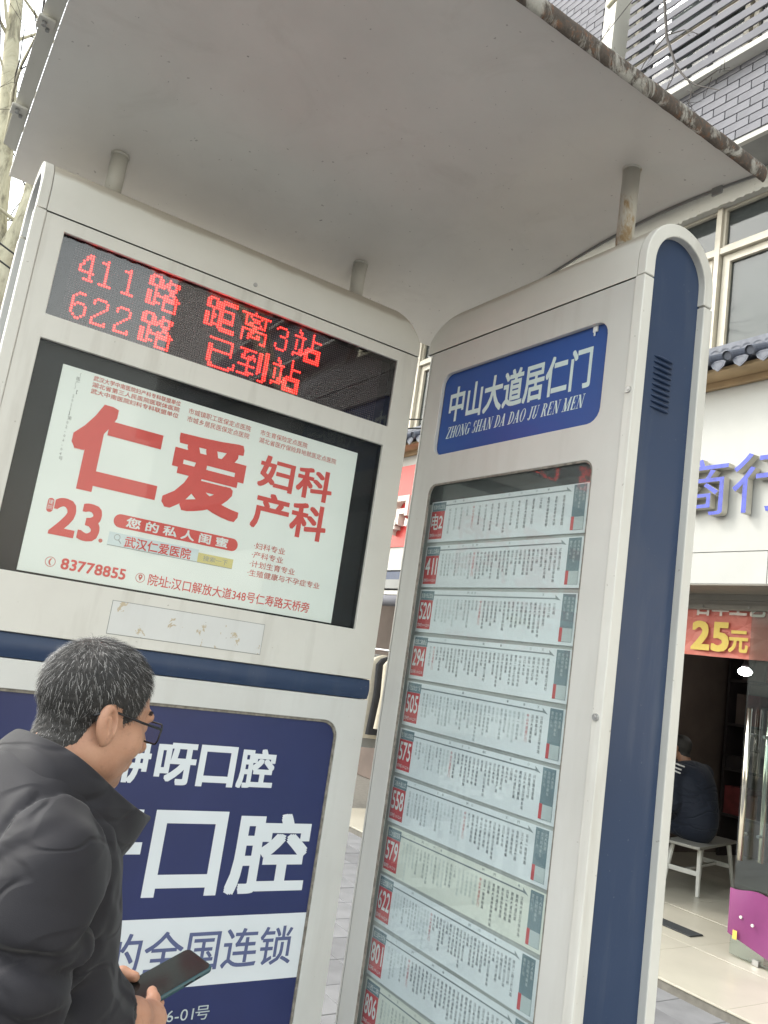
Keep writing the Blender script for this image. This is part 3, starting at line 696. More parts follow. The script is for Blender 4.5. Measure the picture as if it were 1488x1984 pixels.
def stroke_letters(mb, txt, x0, x1, z0, z1, y, shear):
    W_ = {'Z': .62, 'H': .78, 'O': .72, 'N': .76, 'G': .74, 'S': .52, 'A': .74, 'D': .74, 'J': .46, 'U': .74, 'R': .72, 'E': .64, 'M': .92, ' ': .34}
    polys = []; x = 0.0; TK, TN, SR = .17, .055, .06
    def rect(a, b, c, d): polys.append([(x+a, c), (x+b, c), (x+b, d), (x+a, d)])
    def diag(p, q, w): polys.append([(x+p[0]-w/2, p[1]), (x+p[0]+w/2, p[1]), (x+q[0]+w/2, q[1]), (x+q[0]-w/2, q[1])])
    def ser(c, z, w=.26): rect(c-w/2, c+w/2, z if z < .5 else z-.045, z+.045 if z < .5 else z)
    def arc(cx, cz, rx, rz, a0, a1, n=14):
        for k in range(n):
            q = []
            for a, inn in ((a0+(a1-a0)*k/n, 0), (a0+(a1-a0)*(k+1)/n, 0), (a0+(a1-a0)*(k+1)/n, 1), (a0+(a1-a0)*k/n, 1)):
                t = TN+(TK-TN)*abs(math.cos(R(a))); q.append((x+cx+(rx-inn*t)*math.cos(R(a)), cz+(rz-inn*(TN if True else t))*math.sin(R(a))))
            polys.append(q)
    for ch in txt:
        w = W_[ch]
        if ch == 'Z': rect(.04, w-.04, 0, TN); rect(.04, w-.04, 1-TN, 1); diag((.12, 0), (w-.14, 1), .18); rect(w-.08, w-.04, 0, .22); rect(.04, .08, .78, 1)
        if ch == 'H':
            for c in (.17, w-.17): rect(c-TK/2, c+TK/2, 0, 1); ser(c, 0, .32); ser(c, 1, .32)
            rect(.17, w-.17, .48, .48+TN)
        if ch == 'O': arc(w/2, .5, w/2-.02, .52, 0, 360, 24)
        if ch == 'N': rect(.12, .12+TN, 0, 1); rect(w-.14, w-.14+TN, 0, 1); diag((w-.15, 0), (.14, 1), .19); ser(.15, 0); ser(.12, 1); ser(w-.12, 1)
        if ch == 'G': arc(w/2, .5, w/2-.03, .52, 50, 330, 20); rect(w-.24, w-.07, .05, .42); ser(w-.16, .44, .34); rect(w-.12, w-.08, .68, .96)
        if ch == 'S': arc(w/2, .74, w/2-.05, .27, 40, 250, 14); arc(w/2, .27, w/2-.04, .29, -140, 70, 14); rect(w-.1, w-.06, .72, .97); rect(.05, .09, .03, .28)
        if ch == 'A': diag((.10, 0), (w/2-.02, 1), TN+.01); diag((w-.17, 0), (w/2-.02, 1), .19); rect(.18, w-.24, .30, .30+TN); ser(.10, 0); ser(w-.15, 0, .32)
        if ch == 'D': rect(.10, .10+TK, 0, 1); arc(.22, .5, w-.26, .5, -90, 90, 14); ser(.14, 0, .28); ser(.14, 1, .28)
        if ch == 'J': rect(.20, .20+TK, .12, 1); ser(.285, 1, .34); arc(.19, .14, .18, .18, 180, 360, 8)
        if ch == 'U': rect(.11, .11+TK, .26, 1); rect(w-.16, w-.16+TN, .26, 1); arc(w/2-.01, .30, w/2-.1, .32, 180, 360, 12); ser(.19, 1, .32); ser(w-.13, 1)
        if ch == 'R': rect(.10, .10+TK, 0, 1); arc(.24, .75, w-.36, .25, -90, 90, 12); diag((w-.12, 0), (.38, .52), .18); ser(.18, 0, .3); ser(.14, 1, .28); ser(w-.08, 0, .22)
        if ch == 'E': rect(.10, .10+TK, 0, 1); rect(.1, w-.05, 0, TN); rect(.1, w-.07, 1-TN, 1); rect(.1, w-.2, .48, .48+TN); rect(w-.09, w-.05, 0, .26); rect(w-.11, w-.07, .76, 1); rect(w-.24, w-.2, .38, .64)
        if ch == 'M': rect(.12, .12+TN, 0, 1); rect(w-.24, w-.24+TK, 0, 1); diag((w/2-.03, 0), (.15, 1), .19); diag((w/2-.03, 0), (w-.2, 1), TN+.01); ser(.14, 0); ser(.12, 1); ser(w-.15, 0, .3); ser(w-.13, 1, .26)
        x += w+.05
    sx = (x1-x0)/(x-.05)
    for i, p in enumerate(polys):
        mb.add([(x0+q[0]*sx+(q[1])*(z1-z0)*shear, y-0.00003*(i % 9), z0+q[1]*(z1-z0)) for q in p], [tuple(range(len(p)))])
m = MB(); text_fit(m, '中山大道居仁门', 2.36-2.203, 2.36-1.562, 2.484, 2.604, 0.0146, 0.022, 3)
m.build('chinese_lettering', 'sign_white', sg)
m = MB(); stroke_letters(m, 'ZHONG SHAN DA DAO JU REN MEN', 2.36-2.203, 2.36-1.580, 2.424, 2.464, 0.0146, 0.22); m.build('pinyin_lettering', 'sign_white', sg)
part_box('sign_glass', 'glass_win', right, 0.1152, 0.8603, 0.0085, 0.0105, 2.3652, 2.6598) if False else None
m = MB(); m.box(0.795, 0.812, 0.0105, 0.0135, 2.642, 2.662); m.box(0.800, 0.804, 0.0095, 0.0125, 2.630, 2.645); m.build('tape_scrap', 'white_ink', sg)
recess(right, 0.055, 0.905, 0.40, 2.285, 0.0145, 0.058, 'gasket')
part_box('card_backing', 'card_back', right, 0.05, 0.90, 0.0445, 0.050, 0.40, 2.205)
part_box('case_back', 'dark_void', right, 0.05, 0.90, 0.052, 0.056, 0.40, 2.29)
part_box('route_glass', 'glass_route', right, 0.1202, 0.8568, 0.0075, 0.0100, 0.4202, 2.2618)
v, f = curve_mesh([rrect(0.1185, 0.8585, 0.4185, 2.2635, 0.0355), rrect(0.1255, 0.8515, 0.4255, 2.2565, 0.030)], 0.002, 0.0008)
mesh_obj('window_gasket', [(p[0], 0.0045-p[2], p[1]) for p in v], f, 'gasket', right)

STOPS = ['中山大道新华书店', '武胜路泰合广场', '武胜路江汉桥', '武汉大道黄浦路', '新华路协和医院', '新华路取水楼', '新华路北湖', '建设大道万达', '兴业路金凰路', '兴业路安居苑', '金桥大道紫竹园',
         '金桥大道老年大学', '金桥大道世纪家园', '金桥大道绿色新都', '鹦鹉大道地铁钟家村站', '鹦鹉大道马鹦路', '鹦鹉大道瓜堤', '鹦鹉大道倒口湖村', '汉阳大道公交停车场', '沿河大道集家嘴',
         '沿河大道永宁巷', '沿河大道龙王庙', '沿江大道四官殿', '多福路汉正街', '解放大道太平洋', '解放大道宝丰路', '解放大道古田四路', '中山大道六渡桥', '中山大道民生路', '长江二桥', '汉口火车站', '友谊路', '三眼桥路',
         '黄浦大街公交站', '金银潭大道宏图路', '将军一路银柏路', '常青路常青二路', '惠济二路工农兵路', '二七路', '三阳路', '江大路', '水果湖隧道', '徐东大街', '游艺路中山公园']
ROUTES = [('电2', '黄浦大街公交站', 18, .27, .55), ('411', '红南公交场站', 31, .33, .38), ('520', '黄浦大街公交站', 30, .42, .6), ('294', '宏图二路建设', 30, .06, .03),
          ('505', '武胜路泰合广场', 31, .92, .45), ('575', '金华岭公交场站', 31, .36, .4), ('558', '汉新大道公交', 30, .52, .55), ('579', '沿江大道四官殿', 30, .70, .55),
          ('622', '古田四路汉西', 36, .36, .38), ('801', '唐三渡子茂菜场', 31, .20, .3), ('806', '汉西二路', 30, .6, .5)]
ORD = ['topmost', 'second from top', 'third from top', 'fourth from top', 'fifth from top', 'sixth from top', 'seventh from top', 'eighth from top', 'ninth from top', 'tenth from top', 'lowest one showing']
NCOL = ['red', 'red', 'red', 'red', 'red', 'red', 'red', 'red', 'red', 'red', 'red']
cr = random.Random(5)
for n, (num, term, ncol, redf, fade) in enumerate(ROUTES):
    zt = 2.211-0.1523*n
    c = empty('route_card', (RX, RY, 0), R(-90))
    tag(c, f'paper bus route card with white {num} in its red box, {ORD[n]}', 'route card', 'route cards in the pylon window')
    tilt = cr.uniform(-0.0025, 0.0025)
    S0, S1 = 0.099+cr.uniform(-.003, .003), 0.818
    paper = 'card_yellow' if num in ('579', '806') else 'card'
    def sh(mb): mb.v = [(p[0], p[1], p[2]+tilt*(p[0]-0.45)/0.36) for p in mb.v]; return mb
    def prof_sheet():
        q = MB(); cols = 8; rows = []
        for zz in (zt-0.141, zt):
            rows.append([(S0+(S1-S0)*k/cols, 0.0390+0.0004*math.sin(k*1.3+n), zz) for k in range(cols+1)])
        q.grid(rows); q.grid([[(p[0], 0.0420, p[2]) for p in r_] for r_ in rows]); return q
    sh(prof_sheet()).build('paper', paper, c)
    yq = 0.0383
    sh(MB().box(S0+0.008, S0+0.080, yq, 0.0386, zt-0.034, zt-0.004)).build('terminus_strip', 'card_teal', c)
    sh(MB().box(S0+0.006, S0+0.078, yq, 0.0386, zt-0.130, zt-0.0345)).build('number_box', 'card_red', c)
    for nm, t_, d_ in (('route_number', num, (S0+0.012, S0+0.073, zt-0.098, zt-0.043, yq-0.0005, 0.012, 3)), ('terminus_lettering', term, (S0+0.012, S0+0.076, zt-0.028, zt-0.011, yq-0.0005, 0.0, 1)),
                       ('hours_lettering', '首末班 6:00-22:00', (S0+0.010, S0+0.074, zt-0.123, zt-0.111, yq-0.0005, 0.0, 1))):
        q = MB(); text_fit(q, t_, *d_); sh(q).build(nm, 'white_ink', c)
    xe = S0+0.654
    q = MB(); q.box(S0+0.0805, xe-0.02, yq, 0.0386, zt-0.0185, zt-0.0145)
    q.add([(xe-0.02, yq, zt-0.0185), (xe, yq, zt-0.0215), (xe-0.022, yq, zt-0.006), (xe-0.02, yq, zt-0.0145)], [(0, 1, 2, 3)])
    sh(q).build('direction_arrow', 'ink_mid', c); q = MB()
    for _ in range(cr.randint(3, 7)):
        xx = cr.uniform(S0+0.11, xe-0.03); text_fit(q, cr.choice('MOX8'), xx, xx+0.008, zt-0.0105, zt-0.0025, yq, 0.0, 1)
    sh(q).build('interchange_marks', 'ink_mid', c)['kind'] = 'stuff'
    ink = {'ink_light': MB(), 'ink_mid': MB(), 'ink_dark': MB(), 'red_ink': MB()}
    ri = int(redf*(ncol-1)); a0, a1 = S0+0.092, xe-0.012; size = min(0.0103, (a1-a0)/ncol*0.92)
    prev = None
    for k in range(ncol):
        x = a0+(a1-a0)*(k+0.5)/ncol
        if k == ri: t, ik = '中山大道居仁门', 'red_ink'
        else:
            t = cr.choice(STOPS)
            while t == prev: t = cr.choice(STOPS)
            ik = 'ink_dark' if k > ri else ('ink_mid' if cr.random() < 0.5 else 'ink_light')
        prev = t
        text_col(ink[ik], t, x, zt-0.028, size, yq, 1, 0.0)
    for kname, q in ink.items():
        if q.v: sh(q).build('stop_names', kname, c)['kind'] = 'stuff'
    tb = sh(MB().box(S0+0.661, S0+0.708, yq, 0.0386, zt-0.132, zt-0.003)).build('info_block', 'card_teal', c)
    sh(MB().box(S0+0.661, S0+0.672, yq-0.0008, yq-0.0003, zt-0.132, zt-0.094)).build('info_tab', 'card_red', tb)
    sh(MB().box(S0+0.6725, S0+0.7075, yq-0.0008, yq-0.0003, zt-0.131, zt-0.095)).build('pale_square', 'ink_light', tb)
    q = MB()
    for k, t in enumerate(['票价2元', '支持刷卡乘车', '无人售票']): text_col(q, t, S0+0.671+k*0.0145, zt-0.010, 0.0098, yq-0.0006, 1)
    sh(q).build('info_lettering', 'ink_light', tb)['kind'] = 'stuff'

# ---------------------------------------------------------------- roof on short tubes
roof = empty('shelter_roof', (1.05, 2.0, 0))
tag(roof, 'curved grey sheet canopy with rusty front edge carried on short tubes', 'canopy')
roof.location = (0, 0, 0)
RR = 2.8
def rz(y): return 3.235-RR+math.sqrt(RR*RR-(y-1.65)**2)
ys = [1.325+(2.78-1.325)*k/40 for k in range(41)]
RXL, RXR = 0.150, 1.955
xs = [RXL+(RXR-RXL)*k/24 for k in range(25)]
m = MB()
und = [[(x, y, rz(y)+0.0025*math.sin(x*5+y*3)*math.sin(y*4)*(0 if y < 1.35 else 1)) for x in xs] for y in ys]
top = [[(x, y, rz(y)+0.022) for x in xs] for y in ys]
m.grid([list(reversed(r_)) for r_ in und]); m.grid(top)
m.grid([[r_[0] for r_ in top], [r_[0] for r_ in und]]); m.grid([[r_[-1] for r_ in und], [r_[-1] for r_ in top]]); m.grid([und[-1], top[-1]])
o = m.build('canopy_sheet', 'roof', roof, True)
# rounded rusty lip along the front edge
rows = []
nx = 90; lr = np.random.default_rng(3)
for i in range(nx+1):
    x = RXL-0.05+(RXR-RXL+0.05)*i/nx; w = 0.0015*lr.standard_normal()
    row = []
    for a in range(0, 301, 20):
        row.append((x, 1.322+0.012*math.cos(R(-90-a))+w*0.5, 3.206+0.027*math.sin(R(-90-a))+w))
    rows.append(row)
m = MB(); m.grid(rows)
for rw, rev in ((rows[0], 0), (rows[-1], 1)): m.add(rw, [tuple(range(len(rw)))])
m.build('front_lip', 'rust', roof, True)
# left side flange with two bolted clips
m = MB()
fl = [[(0.092+0.018*(y-1.33)/1.4, y, rz(y)+0.030) for y in ys if y < 2.74], [(0.1485, y, rz(y)+0.016) for y in ys if y < 2.74]]
m.grid(fl); m.grid([[(p[0], p[1], p[2]+0.006) for p in r_] for r_ in reversed(fl)])
m.grid([[(p[0], p[1], p[2]+0.006) for p in fl[0]], fl[0]])
m.build('side_flange', 'tube', roof, True)
for y in (2.24, 2.56, 1.9):
    z = rz(y); x = 0.098+0.018*(y-1.33)/1.4
    q = MB(); q.bbox(x-0.014, x+0.030, y-0.028, y+0.028, z+0.012, z+0.020, 0.002); cl = q.build('clip', 'tube', roof)
    q = MB(); q.tube([(x+0.004, y-0.010, z+0.001), (x+0.004, y-0.010, z+0.012)], 0.007, 6); q.tube([(x+0.016, y+0.012, z+0.004), (x+0.016, y+0.012, z+0.012)], 0.006, 6); q.build('bolt', 'soffit', cl)
for i, (x, y, mt) in enumerate([(0.425, LY+RC, 'tube'), (1.332, LY+RC, 'tube'), (RX+RC, 1.606, 'tube_rust')]):
    q = MB(); zt = rz(y)-0.002; q.tube([(x, y, ZC+RC-0.02), (x, y, zt)], 0.0265, 20); q.tube([(x, y, zt-0.003), (x, y, zt+0.004)], 0.0295, 20); o = q.build('support_tube', mt, roof, True)
q = MB(); q.box(1.949, 1.956, 1.455, 1.49, rz(1.47)-0.026, rz(1.47)+0.002); q.build('edge_bracket', 'soffit', roof)
m = MB(); m.grid([[(1.9555, y, rz(y)-0.010) for y in ys], [(1.9555, y, rz(y)+0.024) for y in ys]]); m.grid([[(1.9595, y, rz(y)+0.024) for y in ys], [(1.9595, y, rz(y)-0.010) for y in ys]]); m.grid([[(1.9595, y, rz(y)-0.010) for y in ys], [(1.9555, y, rz(y)-0.010) for y in ys]])
m.build('edge_trim', 'soffit', roof)

# ================================================================== GROUND
def flat(name, mat, x0, x1, y0, y1, z, kind='structure', parent=None):
    o = mesh_obj(name, [(x0, y0, z), (x1, y0, z), (x1, y1, z), (x0, y1, z)], [(0, 1, 2, 3)], mat, parent)
    if kind: o['kind'] = kind
    return o
flat('ground', 'asphalt', -600, 600, -600, 600, -0.16)
flat('road', 'asphalt', -14, -2.0, -300, 300, -0.150)
pv = part_box('pavement', 'grout', None, -1.85, 4.5, -40, 60, -0.155, -0.008); pv['kind'] = 'structure'
kb = part_box('kerb', 'kerb', None, -2.0, -1.852, -40, 60, -0.155, 0.0, b=0.012); kb['kind'] = 'structure'
pm = {}
def paver(x, y, w, d, mat):
    k = (round(w, 3), round(d, 3), mat)
    if k not in pm:
        q = MB().bbox(-w/2+0.002, w/2-0.002, -d/2+0.002, d/2-0.002, -0.05, 0, 0.003); me = bpy.data.meshes.new('paver')
        me.from_pydata(q.v, [], q.f); me.materials.append(M[mat]); pm[k] = me
    o = bpy.data.objects.new('paver', pm[k]); o.location = (x, y, random.uniform(-.002, .001)); link(o, pv); return o
for i in range(11):
    for j in range(19):
        x, y = 1.36+i*0.30, 2.75+j*0.30
        if x > 4.45: continue
        dark = (j in (4, 5) or i == 9)
        paver(x, y, 0.30, 0.30, 'paver_dark' if dark else 'paver')
pav2 = MB()
for i in range(20):
    for j in range(50):
        x, y = -1.64+i*0.30, -6.25+j*0.30
        if y > 2.65 or x > 4.4: continue
        pav2.box(x-.148, x+.148, y-.148, y+.148, -0.05, -0.001)
for i in range(10):
    for j in range(40):
        x, y = -1.64+i*0.30, 2.75+j*0.30
        if x > 1.25: continue
        pav2.box(x-.148, x+.148, y-.148, y+.148, -0.05, -0.001)
o = pav2.build('pavers', 'paver', pv); o['kind'] = 'stuff'

# ================================================================== SHOP BUILDING (front along X = 5)
bld = empty('shop_building', (5.2, 3.0, 0)); bld.location = (0, 0, 0)
tag(bld, 'pale brick building with slatted upper storey and tiled eave over shops', 'building')
def B(name, mat, *d, b=0.0, parent=None): return part_box(name, mat, parent or bld, *d, b=b)
# shop platform with beige floor tiles
plat = part_box('shop_floor', 'grout', None, 4.503, 9.4, -3.0, 12.0, -0.1, 0.052); plat['kind'] = 'structure'
tm = None
for i in range(6):
    for j in range(8):
        x0, y0 = 4.495+i*0.8, 1.30+j*0.8
        if tm is None:
            q = MB().bbox(0.0015, 0.7985, 0.0015, 0.7985, 0, 0.012, 0.002); tm = bpy.data.meshes.new('floor_tile'); tm.from_pydata(q.v, [], q.f); tm.materials.append(M['tilefloor'])
        o = bpy.data.objects.new('floor_tile', tm); o.location = (x0, y0, 0.0485+random.uniform(-.0008, .0008)); link(o, plat)
for y0, y1 in ((2.9, 3.5), (3.5, 4.1)):
    paver(4.35, (y0+y1)/2, 0.28, 0.3, 'paver') if False else None
# ground floor walls / interior
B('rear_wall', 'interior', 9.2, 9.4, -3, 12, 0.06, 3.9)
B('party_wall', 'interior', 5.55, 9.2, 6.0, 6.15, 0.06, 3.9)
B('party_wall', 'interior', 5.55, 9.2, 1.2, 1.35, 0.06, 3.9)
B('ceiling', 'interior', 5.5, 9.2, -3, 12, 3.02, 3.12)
B('shop_pier', 'wall', 5.45, 5.75, 5.2, 6.15, 0.062, 3.0)
B('shop_pier', 'wall', 5.45, 5.75, 1.0, 1.35, 0.062, 3.0)
# main wall of first floor and above
B('window_wall', 'wall', 5.32, 5.5, -14, 14, 3.12, 5.62)
B('wall_below_window', 'concrete_white', 5.18, 5.318, -14, 14, 3.94, 4.33)
B('floor_beam', 'concrete_white', 5.16, 5.45, -14, 14, 5.625, 5.80)
# peeling edge of the beam : ragged paint flakes
fl_ = np.random.default_rng(11)
for k in range(26):
    y = 3.05+k*0.072; w = fl_.uniform(.03, .08); h = fl_.uniform(.008, .028)
    q = MB(); q.add([(5.155, y, 5.628), (5.155, y+w, 5.628), (5.150, y+w*.8, 5.626-h*fl_.uniform(.5, 1)), (5.148, y+w*.35, 5.626-h)], [(0, 1, 2, 3)]); q.add([(5.158, y, 5.628), (5.158, y+w, 5.628), (5.153, y+w*.8, 5.626-h*.6), (5.151, y+w*.35, 5.626-h)], [(3, 2, 1, 0)])
    q.build('paint_flake', 'concrete_white', bld)
B('upper_soffit', 'soffit', 4.805, 5.5, -14, 14, 5.812, 5.86)
B('upper_wall', 'brick_wall', 4.801, 5.5, -14, 2.44, 5.865, 6.56); B('upper_wall', 'mortar', 4.815, 5.5, 2.442, 4.79, 5.865, 6.56)
B('upper_wall', 'brick_wall', 4.801, 5.5, 4.95, 14, 5.865, 7.446); B('upper_wall', 'mortar', 4.815, 5.5, 4.95, 6.44, 7.448, 9.04)
B('upper_wall', 'brick_wall', 4.801, 5.5, 6.442, 14, 7.448, 9.04); B('upper_wall', 'brick_wall', 4.801, 5.5, 4.95, 14, 9.042, 10.5)
B('upper_wall', 'wall', 5.05, 5.5, -14, 4.80, 6.56, 10.5)
B('roof_slab', 'concrete_white', 4.5, 9.5, -14.2, 14.2, 10.502, 10.7)
B('drip_edge', 'concrete_white', 4.79, 4.83, -14, 14, 5.80, 5.838)
# first floor window band
def window(y0, y1, z0, z1, x, fw=0.05, sash=True):
    w = MB(); w.box(x, x+0.07, y0, y0+fw, z0, z1); w.box(x, x+0.07, y1-fw, y1, z0, z1); w.box(x+.001, x+0.069, y0+fw, y1-fw, z1-fw, z1); w.box(x+.001, x+0.069, y0+fw, y1-fw, z0, z0+fw)
    wf = w.build('window', 'alu', bld)
    part_box('pane', 'pane_back', wf, x+0.040, x+0.046, y0+fw*.6, y1-fw*.6, z0+fw*.6, z1-fw*.6)
    part_box('glass', 'glass_win', wf, x+0.028, x+0.032, y0+fw*.6, y1-fw*.6, z0+fw*.6, z1-fw*.6)
    return wf
pitch = 1.03
for k in range(-6, 6):
    y0 = 2.845+pitch*k; y1 = y0+pitch
    B('mullion', 'alu', 5.195, 5.30, y1-0.022, y1+0.022, 4.332, 5.623)
    B('transom', 'alu', 5.200, 5.30, y0+0.0225, y1-0.0225, 5.21, 5.262)
    window(y0+0.024, y1-0.024, 5.264, 5.622, 5.222, 0.022)
    window(y0+0.06, y1-0.035, 4.345, 5.205, 5.235, 0.062)
B('sill', 'alu', 5.12, 5.25, -3.5, 9, 4.3305, 4.352)
# tiled eave
eb = B('eave_bed', 'tile', 4.80, 5.178, -1.0, 9.0, 4.055, 4.075)
B('ridge_band', 'tile', 4.93, 5.0, -1.0, 9.0, 4.16, 4.27)
B('eave_soffit', 'tan', 4.80, 5.18, -1.0, 9.0, 4.005, 4.03)
B('eave_board', 'tan', 4.965, 4.998, -1.0, 9.0, 3.955, 4.003)
rt = dt = None; n = 0
for k in range(50):
    y = 0.098+k*0.172
    if rt is None:
        q = MB(); q.tube([(4.72, 0, 4.068), (4.95, 0, 4.175)], 0.036, 14, cap=False); q.tube([(4.722, 0, 4.069), (4.735, 0, 4.075)], 0.030, 14)
        q.tube([(4.712, 0, 4.064), (4.722, 0, 4.069), (4.73, 0, 4.073)], [0.036, 0.039, 0.0365], 14, cap=False); q.tube([(4.716, 0, 4.066), (4.728, 0, 4.072)], 0.0325, 14, cap=False)
        rt = bpy.data.meshes.new('round_tile'); rt.from_pydata(q.v, [], q.f); rt.materials.append(M['tile'])
        q = MB(); pts = [(-0.062, 0.0), (-0.03, 0.012), (0.03, 0.012), (0.062, 0.0), (0.045, -0.035), (0.0, -0.068), (-0.045, -0.035)]
        v = [(4.742, a, 4.045+b) for a, b in pts]+[(4.752, a, 4.048+b) for a, b in pts]
        q.add(v, [tuple(range(7)), tuple(range(13, 6, -1))]+[(i, 7+i, 7+(i+1) % 7, (i+1) % 7) for i in range(7)])
        p2 = [(a*.72, b*.72-.006) for a, b in pts]; q.add([(4.740, a, 4.045+b) for a, b in p2]+[(4.7425, a*.9, 4.045+b*.9) for a, b in p2], [(i, (i+1) % 7, 7+(i+1) % 7, 7+i) for i in range(7)])
        q.add([(4.742, -0.055, 4.056), (4.742, 0.055, 4.056), (4.95, 0.055, 4.155), (4.95, -0.055, 4.155)], [(0, 1, 2, 3)])
        dt = bpy.data.meshes.new('drip_tile'); dt.from_pydata(q.v, [], q.f); dt.materials.append(M['tile'])
    for nm, me, dy in (('round_tile', rt, 0), ('drip_tile', dt, 0.086)):
        o = bpy.data.objects.new(nm, me); o.location = (0, y+dy, 0); link(o, bld)
    for dy in (0.0, 0.086):
        q = MB(); q.v = []
        for kk in range(14):
            a = 2*math.pi*kk/14; q.v.append((4.926, y+dy+0.038*math.cos(a), 4.215+0.022*math.sin(a)))
        for kk in range(14):
            a = 2*math.pi*kk/14; q.v.append((4.929, y+dy+0.025*math.cos(a), 4.215+0.012*math.sin(a)))
        q.f = [(i, (i+1) % 14, 14+(i+1) % 14, 14+i) for i in range(14)]; q.build('ridge_ornament', 'tile', bld)
# bricks on the upper wall
bm_ = None; nb = 0
def brick_rows(y0, y1, z0, z1):
    global bm_, nb
    BW, BH, g = 0.212, 0.074, 0.008
    if bm_ is None:
        q = MB().bbox(-0.012, 0.012, -BW/2+g/2, BW/2-g/2, -BH/2+g/2, BH/2-g/2, 0.002); bm_ = bpy.data.meshes.new('brick'); bm_.from_pydata(q.v, [], q.f); bm_.materials.append(M['brick'])
    r = 0; z = z0+BH/2
    while z < z1:
        y = y0+(BW/2 if r % 2 else 0)
        while y < y1:
            o = bpy.data.objects.new('brick', bm_); o.location = (4.812+random.uniform(-.001, .001), y, z); link(o, bld); nb += 1
            y += BW
        z += BH; r += 1
brick_rows(2.55, 4.7, 5.865, 6.56); brick_rows(5.06, 6.35, 7.45, 9.0)
# upper storey : white pier, windows, slats
B('corner_pier', 'concrete_white', 4.70, 5.06, 4.80, 4.94, 5.87, 10.49)
for k in range(-9, 1):
    y1 = 4.79+k*1.25
    for z0, z1 in ((6.62, 7.30), (7.32, 8.02), (8.04, 9.2)): window(y1-1.22, y1-0.01, z0, z1, 4.955, 0.045)
B('slat_ledge', 'concrete_white', 4.70, 4.86, -8, 4.70, 6.505, 6.555)
for k in range(14):
    z = 6.585+k*0.1155; ye = 4.62 if k < 12 else 3.9
    q = MB(); q.bbox(4.70, 4.716, -8.0, ye, z, z+0.070, 0.003); q.build('slat', 'slat', bld)
for k in range(15):
    y = 4.35-k*0.62; q = MB(); q.bbox(4.7185, 4.745, y-0.02, y+0.02, 6.556, 8.25, 0.002); q.build('slat_post', 'slat', bld)
# fascia over shop one, shutter box
FX = 5.0
q = MB(); q.box(FX, FX+0.10, -1.0, 5.9, 2.737, 3.945); q.build('sign_board', 'fascia', bld)
q = MB(); q.box(FX+0.004, FX+0.10, 3.149, 5.9, 2.512, 2.733); q.build('sign_board_strip', 'fascia', bld)
q = MB(); q.box(FX+0.004, FX+0.10, -1.0, 3.143, 2.512, 2.733); q.build('sign_board_strip', 'fascia', bld)
B('board_top', 'concrete_white', FX+0.002, 5.17, -1.0, 5.9, 3.946, 3.954)
B('sign_soffit', 'shutter', FX+0.006, 5.44, -1.0, 5.9, 2.50, 2.511)
for z0, z1, dx in ((2.455, 2.499, 0.0), (2.425, 2.454, 0.012), (2.385, 2.424, 0.004)): B('shutter_rail', 'shutter', 5.405+dx, 5.60, 1.35, 5.2, z0, z1)
for y in (3.52, 3.3, 3.9): q = MB(); q.tube([(5.400, y, 2.405), (5.409, y, 2.405)], 0.008, 8); q.build('rivet', 'soffit', bld)
# shop letters, block letters standing off the board
def block_letter(name, ch, yc, w, z0, z1, label, depth=0.075, mat='letter_blue', off=0.0, x=FX):
    v, f = glyph(ch, off, 3)
    lo, hi = v.min(0), v.max(0)
    P = [(yc+w/2-(p[0]-lo[0])/(hi[0]-lo[0])*w, z0+(p[1]-lo[1])/(hi[1]-lo[1])*(z1-z0)) for p in v]
    r_ = empty(name, (x-depth, yc, z0)); r_.location = (0, 0, 0); tag(r_, label, 'shop letter')
    mesh_obj('face', [(x-depth, a, b) for a, b in P], f, mat, r_)
    from collections import Counter
    cnt = Counter()
    for fc in f:
        for a, b in zip(fc, fc[1:]+fc[:1]): cnt[(min(a, b), max(a, b))] += 1
    q = MB()
    for fc in f:
        for a, b in zip(fc, fc[1:]+fc[:1]):
            if cnt[(min(a, b), max(a, b))] == 1:
                q.add([(x-depth+0.001, *P[a]), (x-depth+0.001, *P[b]), (x-0.012, *P[b]), (x-0.012, *P[a])], [(0, 1, 2, 3)])
    q.build('return', 'letter_side', r_); return r_
block_letter('block_letter', '商', 3.655, 0.44, 2.985, 3.405, 'blue block letter on the white shop board, half behind the pylon')
block_letter('block_letter', '行', 3.175, 0.44, 2.985, 3.405, 'blue block letter on the white shop board near the photo edge')
# red banner
bn = empty('price_banner', (0, 0, 0)); tag(bn, 'creased red cloth banner with yellow 25 hanging above the doorway', 'banner')
rows = []
for i in range(9):
    z = 2.44-0.40*i/8; rows.append([(5.462+0.006*math.sin(y*9+i*.7)+0.004*math.sin(y*23+i)+(0.012*(i/8)), y, z) for y in [5.15-k*0.05 for k in range(76)]])
q = MB(); q.grid(rows); q.grid([[(p[0]+0.003, p[1], p[2]) for p in r_] for r_ in reversed(rows)]); q.build('cloth', 'banner', bn, True)
def btext(txt, Y0, Y1, Z0, Z1, off, mat, nm):
    q = MB(); text_fit(q, txt, 0, abs(Y1-Y0), Z0, Z1, 0, off, 3); q.v = [(5.4475+p[1], Y0-p[0], p[2]) for p in q.v]; q.build(nm, mat, bn)
btext('百年工艺', 3.99, 3.42, 2.345, 2.475, 0.03, 'banner_white', 'white_lettering')
btext('25', 4.0, 3.70, 2.085, 2.290, 0.03, 'banner_yellow', 'yellow_numerals'); btext('元', 3.685, 3.54, 2.085, 2.235, 0.03, 'banner_yellow', 'yellow_character')
